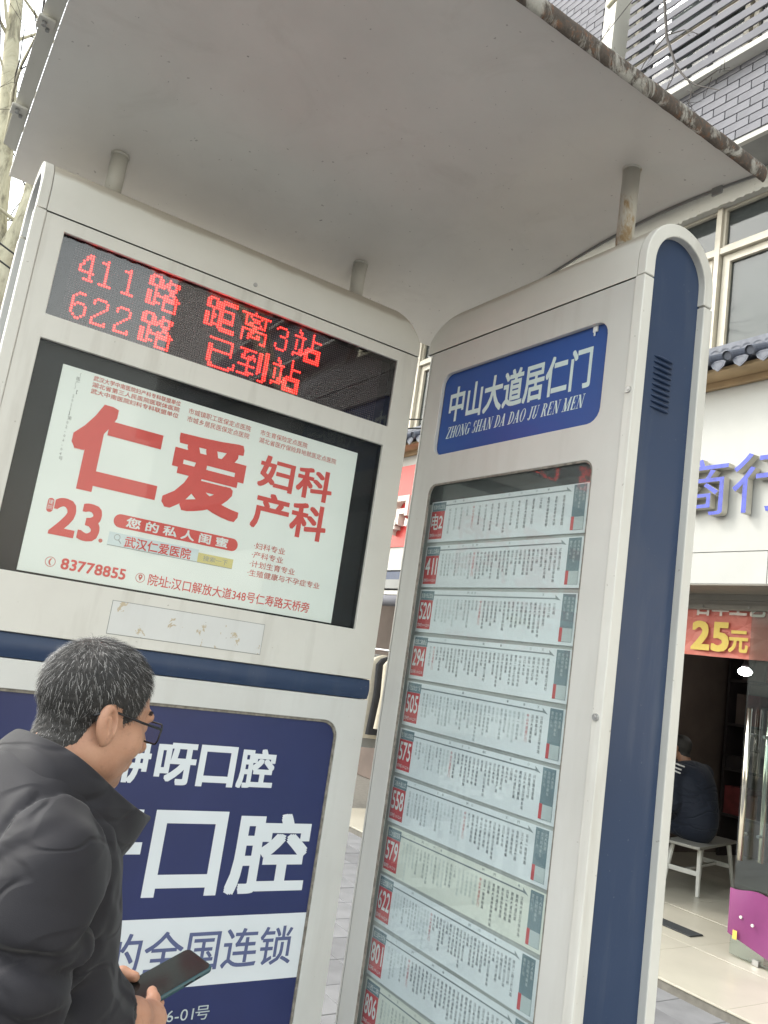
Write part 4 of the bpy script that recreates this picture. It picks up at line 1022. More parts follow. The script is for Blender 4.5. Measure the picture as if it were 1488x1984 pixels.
# glass door with tube handles and magenta sheet
dr = empty('glass_door', (5.45, 3.3, 0.06)); dr.location = (0, 0, 0); tag(dr, 'frameless glass shop door with long steel tube handles', 'door')
part_box('glass', 'glass_door', dr, 5.44, 5.452, 2.55, 3.515, 0.075, 2.39)
part_box('clamp', 'steel', dr, 5.432, 5.460, 3.30, 3.345, 0.064, 0.10)
for y, x in ((3.448, 5.385), (3.372, 5.505)):
    q = MB(); q.tube([(x, y, 0.69), (x, y, 1.70)], 0.019, 14); h_ = q.build('handle', 'chrome', dr, True)
    for z in (0.86, 1.52): q = MB(); q.tube([(x, y, z), (5.4395 if x < 5.44 else 5.4525, y, z)], 0.011, 8); q.build('standoff', 'steel', h_)
ms = empty('magenta_sheet', (0, 0, 0)); tag(ms, 'sagging magenta plastic sheet taped to foot of glass door', 'plastic sheet')
rows = []
for i in range(7):
    t = i/6
    rows.append([(5.418-0.018*math.sin(math.pi*t)*math.sin(k*.8), 3.53-0.05*k-(0.006 if k == 0 else 0), 0.505-0.30*t-(0.014*math.sin(k*.9+1) if i == 0 else 0)-0.012*k*t) for k in range(16)])
q = MB(); q.grid(rows); q.grid([[(p[0]+0.004, p[1], p[2]) for p in r_] for r_ in reversed(rows)]); q.build('sheet', 'magenta', ms, True)
for y, z in ((3.42, 0.335), (3.335, 0.31)): q = MB(); q.tube([(5.392, y, z), (5.402, y, z)], 0.010, 10); q.build('stud', 'bench_leg', ms)
part_box('yellow_tape', 'banner_yellow', ms, 5.394, 5.397, 3.44, 3.47, 0.185, 0.24)
bx = part_box('cardboard_box', 'brown_goods', None, 5.52, 5.80, 2.75, 3.32, 0.0605, 0.62, b=0.006); tag(bx, 'brown box standing behind the glass door', 'box')
mt_ = mesh_obj('door_mat', *(lambda q: (q.v, q.f))(MB().bbox(5.47, 5.62, 3.84, 4.3, 0.0612, 0.070, 0.002)), 'mat_dark'); tag(mt_, 'dark strip of matting lying on the shop threshold', 'mat')
# interior : bench, shelves, lamp
bench = empty('bench', (7.0, 4.87, 0.061), R(15)); tag(bench, 'small bench with grey top and splayed white legs inside the shop', 'bench')
q = MB(); q.bbox(-0.47, 0.47, -0.16, 0.16, 0.385, 0.41, 0.004); q.build('seat', 'bench_top', bench)
for sx in (-1, 1):
    for sy in (-1, 1):
        q = MB(); q.tube([(sx*0.36, sy*0.12, 0.384), (sx*0.44, sy*0.155, 0.0)], [0.022, 0.018], 8); q.build('leg', 'bench_leg', bench)
    q = MB(); q.bbox(sx*0.40-0.010, sx*0.40+0.010, -0.125, 0.125, 0.16, 0.20, 0.002); q.build('stretcher', 'bench_leg', bench)
q = MB(); q.bbox(-0.385, 0.385, -0.012, 0.012, 0.165, 0.19, 0.002); q.build('long_stretcher', 'bench_leg', bench)
for i, (x, y0, y1) in enumerate([(8.75, 4.4, 5.9), (8.75, 2.6, 4.3)]):
    sh_ = empty('shelf_unit', (0, 0, 0)); tag(sh_, ['dark shelves of goods at the back of the shop, left', 'dark shelves of goods at the back of the shop, right'][i], 'shelves')
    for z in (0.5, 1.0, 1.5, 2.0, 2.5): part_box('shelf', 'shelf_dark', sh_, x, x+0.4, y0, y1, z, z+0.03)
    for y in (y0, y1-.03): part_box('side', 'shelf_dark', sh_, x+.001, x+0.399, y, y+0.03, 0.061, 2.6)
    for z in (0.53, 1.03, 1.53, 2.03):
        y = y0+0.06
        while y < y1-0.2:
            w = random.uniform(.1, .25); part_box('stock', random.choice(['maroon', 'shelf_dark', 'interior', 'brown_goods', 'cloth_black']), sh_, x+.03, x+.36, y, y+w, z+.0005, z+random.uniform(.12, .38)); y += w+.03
lamp = empty('ceiling_lamp', (0, 0, 0)); tag(lamp, 'lit white bulb hanging inside the dark shop', 'lamp')
q = MB(); q.tube([(7.5, 4.88, 3.01), (7.5, 4.88, 2.12)], 0.004, 6); q.build('cord', 'cable', lamp)
q = MB(); q.tube([(7.5, 4.88, 2.10), (7.5, 4.88, 2.075), (7.5, 4.88, 2.05), (7.5, 4.88, 2.03), (7.5, 4.88, 2.018)], [0.03, 0.062, 0.066, 0.05, 0.01], 16); q.build('bulb', 'bulb', lamp, True)
q = MB(); q.tube([(7.5, 4.88, 2.16), (7.5, 4.88, 2.12), (7.5, 4.88, 2.10)], [0.015, 0.03, 0.032], 12); q.build('holder', 'shelf_dark', lamp)
# ---- neighbouring shop seen through the gap
B('shop_pier', 'wall', 5.30, 5.75, 6.2, 6.6, 0.062, 2.5)
rs = empty('red_shop_sign', (0, 0, 0)); tag(rs, 'red sign board with raised white characters seen between the pylons', 'shop sign')
part_box('board', 'red_sign', rs, 4.985, 5.05, 6.6, 9.0, 2.90, 3.84)
B('sign_board', 'fascia', 5.0, 5.10, 6.1, 9.2, 2.64, 3.99)
q = MB()
v, f = glyph('记', 0.03, 3)
for yc in (7.50, 8.2):
    q = MB(); P = [(yc+0.21-p[0]*0.42, 3.10+p[1]*0.45) for p in v]
    q.add([(4.90, a, b) for a, b in P], f)
    for fc in f:
        for a, b in zip(fc, fc[1:]+fc[:1]): q.add([(4.901, *P[a]), (4.901, *P[b]), (4.984, *P[b]), (4.984, *P[a])], [(0, 1, 2, 3)])
    q.build('raised_character', 'banner_white', rs)
B('awning_box', 'blue_paint', 4.98, 5.3, 6.3, 9.0, 2.53, 2.62); B('awning_rail', 'soffit', 4.96, 5.3, 6.3, 9.0, 2.43, 2.529)
B('awning_rail', 'fascia', 4.95, 5.25, 6.3, 9.0, 2.36, 2.405)
q = MB(); q.tube([(4.93, 6.4, 2.29), (4.93, 8.9, 2.29)], 0.06, 16); q.build('awning_roll', 'slat', bld, True)
B('shop_back', 'interior', 6.4, 6.5, 6.6, 11, 0.06, 3.0)
rk = empty('clothes_rack', (0, 0, 0)); tag(rk, 'rail of cream and black clothes outside the neighbouring shop', 'clothes rack')
q = MB(); q.tube([(4.75, 6.6, 1.75), (4.75, 8.8, 1.75)], 0.014, 8); q.build('rail', 'steel', rk)
for y in (6.65, 8.75): q = MB(); q.tube([(4.75, y, 0.06), (4.75, y, 1.75)], 0.014, 8); q.build('upright', 'steel', rk)
for k in range(14):
    y = 6.85+k*0.13; q = MB(); w0 = random.uniform(.16, .2); zb = random.uniform(.75, 1.0); rows = []
    for zz, ww, th in ((1.70, .04, .012), (1.66, .14, .03), (1.60, w0, .04), (1.3, w0*.9, .045), (zb, w0*1.05, .05)):
        rows.append([(4.75+ww*math.cos(R(a)), y+th*math.sin(R(a))*(1+.3*math.sin(a*.1)), zz) for a in range(0, 360, 30)])
    q.grid(rows, True); q.build('garment', ['cloth_cream', 'cloth_black', 'cloth_cream', 'soffit', 'brown_goods'][k % 5], rk, True)

# ================================================================== UNSEEN BUILDINGS ACROSS THE STREET, added to block low sky light
for k, (y0, y1, h, col, lab) in enumerate(((-34, -12, 8, 'wall', 'unseen grey block added across the street to cut skylight, well behind the viewer'), (-11, 9, 9.8, 'brick', 'unseen pale block added across the street to cut skylight opposite the bus stop'), (10, 30, 8, 'wall', 'unseen grey block added across the street to cut skylight, farther along the road'))):
    ob = empty('sky_blocker', (-24, (y0+y1)/2, -0.15)); tag(ob, lab, 'building', 'added blocks that cut skylight')
    hw = (y1-y0)/2; part_box('wall', col, ob, -8, 0, -hw, hw, 0, h); part_box('roof', 'soffit', ob, -8.3, 0.3, -hw-.3, hw+.3, h+.002, h+.4)
    pn = None
    for fl in range(int(h/3.2)):
        for j in range(int((y1-y0)/2.6)):
            y = -hw+1.3+j*2.6
            if pn is None:
                q = MB(); q.box(-0.02, 0.06, -.75, .75, 0, 1.7); pn = bpy.data.meshes.new('window'); pn.from_pydata(q.v, [], q.f); pn.materials.append(M['pane_back'])
            o = bpy.data.objects.new('window', pn); o.location = (0, y, 1.0+fl*3.2); link(o, ob)

# ================================================================== TREES, CABLES
def grow(mb, p, d, r, L, depth, rr, twigs, bend=0.25):
    n = 4; path = [Vector(p)]; rad = [r]; dd = Vector(d).normalized()
    for k in range(n):
        dd = (dd+Vector((rr.uniform(-1, 1), rr.uniform(-1, 1), rr.uniform(-.6, .9)))*bend*0.4).normalized()
        path.append(path[-1]+dd*L/n); rad.append(r*(1-0.45*(k+1)/n))
    (mb if r > 0.02 else twigs).tube(path, rad, 8 if r > 0.05 else (5 if r > .012 else 3), cap=False)
    if depth == 0: return
    nb_ = 2 if depth > 3 else 3
    for k in range(nb_):
        a = rr.uniform(0, 2*math.pi); ax = dd.orthogonal().normalized(); ax = Matrix.Rotation(a, 3, dd) @ ax
        nd = (dd*math.cos(R(rr.uniform(22, 50)))+ax*math.sin(R(rr.uniform(25, 50)))+Vector((0, 0, .12))).normalized()
        st = path[rr.choice([2, 3, 4]) if k else 4]
        grow(mb, st, nd, rad[-1]*rr.uniform(.62, .85), L*rr.uniform(.62, .85), depth-1, rr, twigs, bend)
def tree(base, h, r, seed, label, lean=(0, 0, 1), depth=6, group='bare plane trees along the street'):
    rr = random.Random(seed); t = empty('plane_tree', base); tag(t, label, 'tree', group)
    mb, tw = MB(), MB(); grow(mb, (0, 0, 0), lean, r, h, depth, rr, tw)
    mb.build('trunk', 'bark', t, True); o = tw.build('crown', 'twig', t); o['kind'] = 'stuff'
    return t
t1 = empty('plane_tree', (0.42, 9.0, -0.01)); tag(t1, 'pale mottled bare tree trunk rising at the left photo edge', 'tree', 'bare plane trees along the street')
mb, tw = MB(), MB(); rr = random.Random(4)
mb.tube([(0.30, 0, 0), (0.30, 0, 1.5), (0.24, 0, 3.2), (0.14, 0.02, 4.5), (0.16, 0, 5.0)], [0.26, 0.2, 0.17, 0.16, 0.16], 14)
for pth, rd in (([(0.15, 0, 4.9), (0.05, 0.1, 5.6), (-0.02, 0.2, 6.3), (-0.2, .3, 7.6), (-.35, .4, 9)], [.12, .10, .095, .08, .05]), ([(0.17, 0, 4.9), (0.30, -.05, 5.5), (0.36, 0, 6.2), (0.5, 0, 7.4), (.8, 0, 9)], [.12, .11, .10, .08, .05])):
    mb.tube(pth, rd, 10, cap=False)
    for s in pth[1:]:
        for q in range(4): grow(mb, s, (rr.uniform(-1, 1), rr.uniform(-.6, .6), rr.uniform(.1, .9)), 0.022, rr.uniform(.6, 1.3), 3, rr, tw, .5)
mb.build('trunk', 'bark', t1, True); o = tw.build('crown', 'twig', t1); o['kind'] = 'stuff'
# a tree beside the stop, off to the right; one limb hangs twigs before the slatted wall
t2 = empty('plane_tree', (3.3, -1.6, -0.01)); tag(t2, 'bare tree whose thin twigs droop before the slatted wall', 'tree', 'bare plane trees along the street')
mb, tw = MB(), MB(); rr = random.Random(9)
mb.tube([(0, 0, 0), (0, 0, 1.6), (0.05, 0.1, 3.2), (0.1, 0.4, 4.4)], [0.2, 0.17, 0.14, 0.12], 12)
limb = [(0.1, 0.4, 4.4), (0.15, 1.5, 5.8), (0.22, 3.0, 6.6), (0.30, 4.6, 6.75), (0.34, 5.4, 6.5)]
mb.tube(limb, [0.10, 0.07, 0.05, 0.03, 0.018], 8, cap=False)
tw.tube([(0.30, 4.85, 6.70), (0.30, 4.84, 6.142), (0.30, 4.793, 5.84), (0.30, 4.696, 5.574), (0.30, 4.606, 5.429), (0.30, 4.532, 5.344), (0.30, 4.355, 5.208)], [.014, .011, .010, .008, .006, .0045, .002], 6, cap=False)
for s, e in (((.3, 4.80, 5.86), (.32, 4.55, 5.72)), ((.3, 4.80, 5.86), (.28, 5.05, 5.55)), ((.3, 4.60, 5.43), (.3, 4.58, 5.18)), ((.3, 4.53, 5.34), (.3, 4.30, 5.33)), ((.3, 4.85, 6.5), (.25, 5.4, 6.1)), ((.3, 4.85, 6.4), (.3, 4.3, 6.2)), ((.3, 4.696, 5.574), (.3, 4.80, 5.36))):
    s, e = Vector(s), Vector(e); mid = (s+e)/2+Vector((rr.uniform(-.03, .03), rr.uniform(-.04, .04), .03))
    tw.tube([s, mid, e], [.005, .0035, .0015], 5, cap=False)
    for k in range(5):
        a = s.lerp(e, rr.uniform(.3, 1)); tw.tube([a, a+Vector((rr.uniform(-.05, .05), rr.uniform(-.08, .08), rr.uniform(-.08, .06)))], [.0025, .001], 4, cap=False)
grow(mb, (0.1, 0.4, 4.4), (.2, -.4, 1), .1, 2.4, 5, rr, tw); grow(mb, (0.05, .1, 3.2), (-.8, -.3, 1), .08, 2.0, 5, rr, tw)
mb.build('trunk', 'bark', t2, True); o = tw.build('crown', 'twig', t2); o['kind'] = 'stuff'
for k, (dy, dz) in enumerate(((0, 0), (0.10, -0.07))):
    q = MB(); q.tube([(x/10, 6.0+dy, 3.63+dz+0.0927*(x/10-2.5)**2) for x in range(-60, 52, 3)], 0.007, 5)
    o = q.build('overhead_cable', 'cable'); tag(o, ['upper black cable sagging past the left pylon', 'lower black cable sagging past the left pylon'][k], 'cable')

# ================================================================== PEOPLE
def rotY(v, th):
    c, s = math.cos(th), math.sin(th); v = np.asarray(v)
    return np.stack([v[:, 0]*c+v[:, 2]*s, v[:, 1], -v[:, 0]*s+v[:, 2]*c], 1)
HO = np.array([0.002, 0.0, 1.511]); HS = 0.925; HP = R(12)
def head_to_man(v): return rotY(np.asarray(v)*HS, HP)+HO
def head_sdf(X, Y, Z):
    A = np.abs(Y)
    d = ell(X, Y, Z, (-0.010, 0, 0.028), (0.097, 0.077, 0.087))
    d = smin(d, ell(X, A, Z, (0.030, 0, -0.028), (0.063, 0.064, 0.086)), 0.02)
    d = smin(d, ell(X, Y, Z, (0.034, 0, -0.080), (0.052, 0.056, 0.046)), 0.02)
    d = smin(d, ell(X, A, Z, (0.004, 0.050, -0.066), (0.038, 0.022, 0.038)), 0.02)
    d = smin(d, ell(X, Y, Z, (0.073, 0, -0.108), (0.018, 0.022, 0.016)), 0.02)
    d = smin(d, ell(X, A, Z, (0.056, 0.044, -0.036), (0.026, 0.022, 0.026)), 0.022)
    d = smin(d, cap(X, Y, Z, (0.086, -0.032, 0.014), (0.086, 0.032, 0.014), 0.011, 0.011), 0.015)
    d = smax(d, -ell(X, A, Z, (0.104, 0.033, -0.006), (0.020, 0.018, 0.011)), 0.010)
    d = smin(d, ell(X, A, Z, (0.076, 0.033, -0.006), (0.0135, 0.0145, 0.0125)), 0.004)
    d = smin(d, cap(X, Y, Z, (0.092, 0, 0.004), (0.114, 0, -0.038), 0.007, 0.0115), 0.010)
    d = smin(d, ell(X, A, Z, (0.103, 0.012, -0.043), (0.012, 0.008, 0.008)), 0.006)
    d = smin(d, cap(X, Y, Z, (0.090, -0.016, -0.068), (0.090, 0.016, -0.068), 0.0075, 0.0075), 0.008)
    d = smin(d, cap(X, Y, Z, (0.088, -0.014, -0.079), (0.088, 0.014, -0.079), 0.0075, 0.0075), 0.006)
    d = smin(d, cap(X, Y, Z, (-0.030, 0, -0.060), (-0.062, 0, -0.215), 0.058, 0.064), 0.022)
    d = smin(d, ell(X, Y, Z, (0.022, 0, -0.108), (0.040, 0.040, 0.026)), 0.02)
    # ears
    from mathutils import Euler
    er = Euler((0, R(-14), R(0)))
    e = ell(X, A, Z, (-0.020, 0.084, -0.017), (0.0195, 0.010, 0.0335), er)
    e = smax(e, -ell(X, A, Z, (-0.014, 0.097, -0.013), (0.0125, 0.0145, 0.0240), er), 0.003)
    e = smin(e, cap(X, A, Z, (-0.022, 0.090, -0.006), (-0.012, 0.088, -0.030), 0.0035, 0.004), 0.004)
    e = smin(e, ell(X, A, Z, (-0.013, 0.081, -0.043), (0.009, 0.006, 0.011)), 0.006)
    e = smin(e, ell(X, A, Z, (-0.001, 0.080, -0.022), (0.005, 0.006, 0.009)), 0.005)
    d = smin(d, e, 0.006)
    return d
HV, HF = surfnet(head_sdf, (-0.14, -0.115, -0.20), (0.135, 0.115, 0.125), 0.0026)
HV = relax(HV, HF, 1, 0.4); HN = vnormals(HV, HF)
if (HN[HV[:, 2].argmax()][2]) < 0: HF = HF[:, ::-1]; HN = -HN
PB, PT = np.array([0.144, -0.018, 1.047]), np.array([0.292, -0.018, 1.093])
pa = (PT-PB)/np.linalg.norm(PT-PB); pw = np.array([0.0, 1.0, 0.10]); pw -= pa*(pw@pa); pw /= np.linalg.norm(pw); pn = np.cross(pa, pw)
if pn[2] < 0: pn = -pn
def PP(u, v, w): return PB+pa*u+pw*v+pn*w       # along, across (left +), out of the screen
def hand_sdf(X, Y, Z, sd):
    d = None
    def C(a, b, ra, rb, k=0.006):
        nonlocal d
        lw_ = (lambda p: p[2]-(0.6*max(0, p[2]-0.016) if sd > 0 else 0))
        e = cap(X, Y, Z, PP(a[0], sd*a[1], lw_(a)), PP(b[0], sd*b[1], lw_(b)), ra, rb)
        d = e if d is None else smin(d, e, k)
    # wrist, palm, thenar   (coordinates in the phone's frame, sd=+1 left hand, -1 right hand)
    C((-0.070, 0.112, 0.075), (-0.040, 0.099, 0.052), 0.025, 0.026)
    C((-0.040, 0.099, 0.052), (0.004, 0.074, 0.010), 0.027, 0.026, 0.012)
    C((0.004, 0.074, 0.010), (0.026, 0.052, -0.018), 0.025, 0.018, 0.012)
    C((-0.012, 0.070, 0.018), (0.012, 0.060, 0.012), 0.019, 0.0145, 0.012)
    # thumb over the edge onto the screen
    C((0.012, 0.060, 0.012), (0.030, 0.047, 0.0155), 0.0130, 0.0108); C((0.030, 0.047, 0.0155), (0.041, 0.026, 0.0135), 0.0105, 0.0085)
    # fingers beneath the phone, tips round the far edge
    for i, (u, L) in enumerate(((0.050, 0.046), (0.033, 0.054), (0.016, 0.048), (0.000, 0.036))):
        r0 = (0.0092, 0.0096, 0.0090, 0.0080)[i]
        C((u-0.012, 0.056, -0.016), (u, 0.026, -0.0200), r0*1.15, r0, 0.006)
        C((u, 0.026, -0.0200), (u+0.002, 0.024-L*0.75, -0.0190), r0, r0*.92, 0.004)
        C((u+0.002, 0.024-L*0.75, -0.0190), (u+0.003, 0.024-L*1.18, -0.012), r0*.92, r0*.82, 0.004)
    return d
bv, bf = [head_to_man(HV)], [HF]; nv = len(HV)
for sd in (-1, 1):
    c = PP(0.01, sd*0.03, -0.01)
    V, F = surfnet(lambda X, Y, Z: hand_sdf(X, Y, Z, sd), tuple(c-np.array([.13, .13, .085])), tuple(c+np.array([.10, .13, .12])), 0.0024)
    N = vnormals(V, F)
    if N[V[:, 2].argmax()][2] < 0: F = F[:, ::-1]
    bv.append(relax(V, F, 1, .4)); bf.append(F+nv); nv += len(V)
def under_sdf(X, Y, Z):
    A = np.abs(Y)
    d = ell(X, Y, Z, (-0.075, 0, 1.22), (0.085, 0.145, 0.18)); d = smin(d, ell(X, Y, Z, (-0.045, 0, 0.98), (0.095, 0.14, 0.20)), 0.05)
    d = smin(d, cap(X, Y, Z, (-0.07, 0, 1.36), (-0.08, 0, 1.28), 0.055, 0.075), 0.04)
    d = smin(d, cap(X, A, Z, (-0.02, 0.09, 0.88), (0.0, 0.10, 0.48), 0.082, 0.055), 0.04)
    d = smin(d, cap(X, A, Z, (0.0, 0.10, 0.48), (-0.03, 0.10, 0.09), 0.052, 0.036), 0.02)
    return d
V, F = surfnet(under_sdf, (-.22, -.22, .04), (.15, .22, 1.45), 0.011)
if vnormals(V, F)[V[:, 2].argmax()][2] < 0: F = F[:, ::-1]
bv.append(V); bf.append(F+nv)
man = mesh_obj('person', np.vstack(bv), np.vstack(bf), 'skin', None, True)
man.location = (0.3795, 1.387, 0); man.rotation_euler = (0, 0, R(15))
tag(man, 'man in dark padded jacket and glasses, head bowed over a phone', 'person')
# hair cap
def hairline(P):
    x, y, z = P[:, 0], np.abs(P[:, 1]), P[:, 2]
    front = np.interp(x, [-0.11, -0.075, -0.045, -0.018, 0.004, 0.018, 0.040, 0.052, 0.068, 0.085, 0.10],
                         [-0.088, -0.082, -0.060, 0.016, 0.012, -0.012, 0.004, 0.034, 0.062, 0.074, 0.09])
    return z-front
hl = hairline(HV); ear = (np.abs(HV[:, 1]) > 0.0775) & (HV[:, 2] < 0.022) & (HV[:, 0] > -0.045) & (HV[:, 0] < 0.01)
thick = np.clip(hl/0.05, 0, 1)**0.8*0.0058*np.clip(0.75+HV[:, 2]*7, 0.10, 1.1); thick[ear] = -0.002; thick[hl <= 0] = -0.002
thick = thick+0.0012*np.sin(HV[:, 0]*420+HV[:, 1]*310)*np.sin(HV[:, 2]*380)*(hl > 0.01)
hv = HV+HN*thick[:, None]
keep = ((hl[HF] > -0.004).all(1)) & (~ear[HF].any(1))
hf = HF[keep]; used = np.unique(hf); mp = np.full(len(HV), -1); mp[used] = np.arange(len(used))
hair = mesh_obj('hair', head_to_man(hv[used]), mp[hf], 'hair', man, True)
cen = hv[hf].mean(1); nrm = vnormals(HV, HF)[hf].mean(1); nrm /= np.linalg.norm(nrm, axis=1)[:, None]
area = np.linalg.norm(np.cross(hv[hf][:, 2]-hv[hf][:, 0], hv[hf][:, 3]-hv[hf][:, 1]), axis=1); area /= area.sum()
def strands(n, name, mat, wid, lmin, lmax, lift, seed):
    g = np.random.default_rng(seed); ii = g.choice(len(cen), n, p=area)
    p = cen[ii]+g.normal(0, .0012, (n, 3)); nn = nrm[ii]
    crown = np.array([-0.055, 0.0, 0.105]); flow = p-crown; flow /= np.linalg.norm(flow, axis=1)[:, None]
    flow = flow+np.array([0.15, 0, -0.45])+g.normal(0, .28, (n, 3)); flow -= nn*(flow*nn).sum(1)[:, None]; flow /= np.linalg.norm(flow, axis=1)[:, None]
    L = g.uniform(lmin, lmax, n)*np.clip(0.45+hairline(p)/0.09, .35, 1)*np.clip(0.8+p[:, 2]*6, .3, 1)
    lf = g.uniform(*lift, n)
    d1 = flow*np.cos(lf)[:, None]+nn*np.sin(lf)[:, None]; d2 = flow*np.cos(lf*.25)[:, None]+nn*np.sin(lf*.25)[:, None]
    a = p; b = a+d1*(L*.5)[:, None]; c = b+d2*(L*.5)[:, None]
    side = np.cross(d1, nn); side /= np.linalg.norm(side, axis=1)[:, None]; w = (g.uniform(.6, 1.2, n)*wid)[:, None]
    up = nn*w*.6
    V = np.concatenate([a-side*w, a+side*w, a+up, b-side*w*.85, b+side*w*.85, b+up*.85, c]); k = np.arange(n)
    F = [np.stack(q, 1) for q in ((k, k+n, k+4*n, k+3*n), (k+n, k+2*n, k+5*n, k+4*n), (k+2*n, k, k+3*n, k+5*n))]
    F3 = [np.stack(q, 1) for q in ((k+3*n, k+4*n, k+6*n), (k+4*n, k+5*n, k+6*n), (k+5*n, k+3*n, k+6*n))]
    faces = [tuple(q) for f_ in F for q in f_]+[tuple(q) for f_ in F3 for q in f_]
    o = mesh_obj(name, head_to_man(V), faces, mat, hair); o['kind'] = 'stuff'
strands(9000, 'dark_strands', 'hair_dark', 0.00030, .010, .022, (.12, .5), 1)
strands(1800, 'grey_strands', 'hair_grey', 0.00022, .010, .024, (.15, .5), 2)
strands(700, 'stray_strands', 'hair_dark', 0.00022, .012, .022, (.55, 1.0), 3)
# eyebrows, eyes
q = MB()
for sd in (-1, 1):
    g = random.Random(8)
    for k in range(60):
        t = k/59; y = sd*(0.016+0.034*t); x = 0.0905-0.012*t*t*1.6; z = 0.018+0.005*math.sin(t*2.4)+g.uniform(-.003, .003)
        p = np.array([x+0.001, y, z]); e = p+np.array([0.002, sd*0.006, 0.002*(1-2*t)]); q.tube([p, e], [.0006, .0002], 4, cap=False)
q.v = [tuple(p) for p in head_to_man(np.array(q.v))]; q.build('eyebrows', 'hair_dark', man)['kind'] = 'stuff'
# glasses
gl = MB()
for sd in (-1, 1):
    pts = [(0.1075-0.006*abs(a)/0.03, sd*0.035+a, b-0.008) for a, b in rrect(-0.0265, 0.0265, -0.0185, 0.0175, 0.010, 4)]
    gl.tube(pts+[pts[0], pts[1]], 0.0018, 6, cap=False)
    gl.tube([(0.099, sd*0.0625, 0.000), (0.094, sd*0.0715, 0.001), (0.05, sd*0.0775, 0.002), (-0.012, sd*0.083, 0.006), (-0.030, sd*0.0835, 0.002), (-0.048, sd*0.081, -0.010)], [.0026, .0026, .0024, .0022, .0024, .0022], 6)
gl.tube([(0.106, -0.010, -0.002), (0.110, 0, 0.001), (0.106, 0.010, -0.002)], 0.0014, 6)
gl.v = [tuple(p) for p in head_to_man(np.array(gl.v))]; go = gl.build('glasses', 'specs', man, True)
for sd in (-1, 1):
    q = MB(); q.add([(0.1075-0.006*abs(a)/0.03, sd*0.035+a, b-0.008) for a, b in rrect(-0.0262, 0.0262, -0.0182, 0.0172, 0.010, 4)], [tuple(range(20))])
    q.v = [tuple(p) for p in head_to_man(np.array(q.v))]; q.build('lens', 'lens', go)
# jacket
def jacket_sdf(X, Y, Z):
    A = np.abs(Y)
    def ridge(ph): return (1-np.abs(np.sin(ph)))**2.2
    d = ell(X, Y, Z, (-0.074, 0, 1.24), (0.142, 0.190, 0.20))
    d = smin(d, ell(X, Y, Z, (-0.044, 0, 1.02), (0.146, 0.190, 0.27)), 0.06)
    d = smin(d, ell(X, Y, Z, (-0.035, 0, 0.84), (0.150, 0.185, 0.17)), 0.06)
    d = smin(d, cap(X, A, Z, (-0.100, 0.0, 1.368), (-0.120, 0.160, 1.318), 0.072, 0.078), 0.05)
    d = smax(d, 0.72-Z, 0.012)
    for z0, sl, dp in ((1.10, -.1, .009), (1.01, .15, .009), (0.92, 0, .010), (0.83, 0, .010)):
        u = Z-z0-sl*A; d = d+dp*np.exp(-np.where(u > 0, u/0.010, u/0.03)**2)*np.clip(1-(A-0.13)/0.05, 0, 1)
    # sleeves
    s = cap(X, A, Z, (-0.135, 0.190, 1.235), (-0.165, 0.226, 1.10), 0.084, 0.075)
    s = smin(s, cap(X, A, Z, (-0.165, 0.226, 1.11), (0.052, 0.128, 1.083), 0.069, 0.045), 0.035)
    s = smax(s, ((X-0.068)*0.93-(Z-1.083)*0.25), 0.006)
    d = smin(d, s, 0.045)
    # pinched creases running in from the sleeve front, and softer drag lines
    side = np.clip((A-0.13)/0.05, 0, 1)
    for z0, sl, x0, wx, dp in ((1.238, .10, -.075, .045, .017), (1.222, -.18, -.165, .050, .012), (1.196, -.05, -.085, .040, .018), (1.180, .32, -.070, .035, .016), (1.160, -.20, -.150, .055, .012), (1.138, .28, -.085, .050, .014), (1.118, .05, -.160, .060, .012), (1.262, .4, -.050, .03, .012)):
        u = Z-z0-0.020-sl*(X-x0)-0.005*np.sin(X*60+z0*40)
        d = d+1.25*dp*np.exp(-np.where(u > 0, u/0.0075, u/0.022)**2)*np.exp(-((X-x0)/wx)**2)*side
    mk = np.clip(0.5+0.8*np.sin(X*21+Z*12+Y*15), 0, 1)
    d = d+0.010*ridge(np.pi*(Z*13+0.55*np.sin(X*19+Y*8)+X*3.2))*mk*np.clip((1.31-Z)/0.06, 0, 1)*side
    d = d+0.0025*np.sin(X*26+Y*19+1.5*np.sin(Z*30))*np.sin(Z*33-X*12)
    # armhole seam with small gathers
    q = 0.93*(A-0.196)+0.36*(Z-1.22); sm = np.clip((Z-1.14)/0.05, 0, 1)*np.clip(1-np.abs(q)/0.05, 0, 1)
    d = d+0.0085*np.exp(-(q/0.0070)**2)*sm+0.0020*sm*np.sin(X*150)*np.sin(Z*90)
    d = d+0.006*np.exp(-(Y/0.008)**2)*(X > 0)
    for sd in (-1, 1):
        d = smax(d, -cap(X, Y, Z, PP(-0.075, sd*0.114, 0.078), PP(-0.02, sd*0.088, 0.036), 0.030, 0.030), 0.004)
    return d
JV, JF = surfnet(jacket_sdf, (-.30, -.34, .70), (.17, .34, 1.52), 0.0050)
JN = vnormals(JV, JF)
if JN[JV[:, 2].argmax()][2] < 0: JF = JF[:, ::-1]
jk = mesh_obj('jacket', relax(JV, JF, 1, .4), JF, 'jacket', man, True)
q = MB()
for k in range(150):
    z = 0.78+k*0.0033; x = 0.0
    # follow the front of the jacket
    for xx in np.arange(0.16, 0.0, -0.002):
        if jacket_sdf(np.array([xx]), np.array([0.012]), np.array([z]))[0] < 0: x = xx; break
    if x > 0: q.box(x-0.002, x+0.0035, -0.004, 0.004, z, z+0.002)
q.build('zip', 'specs', jk)
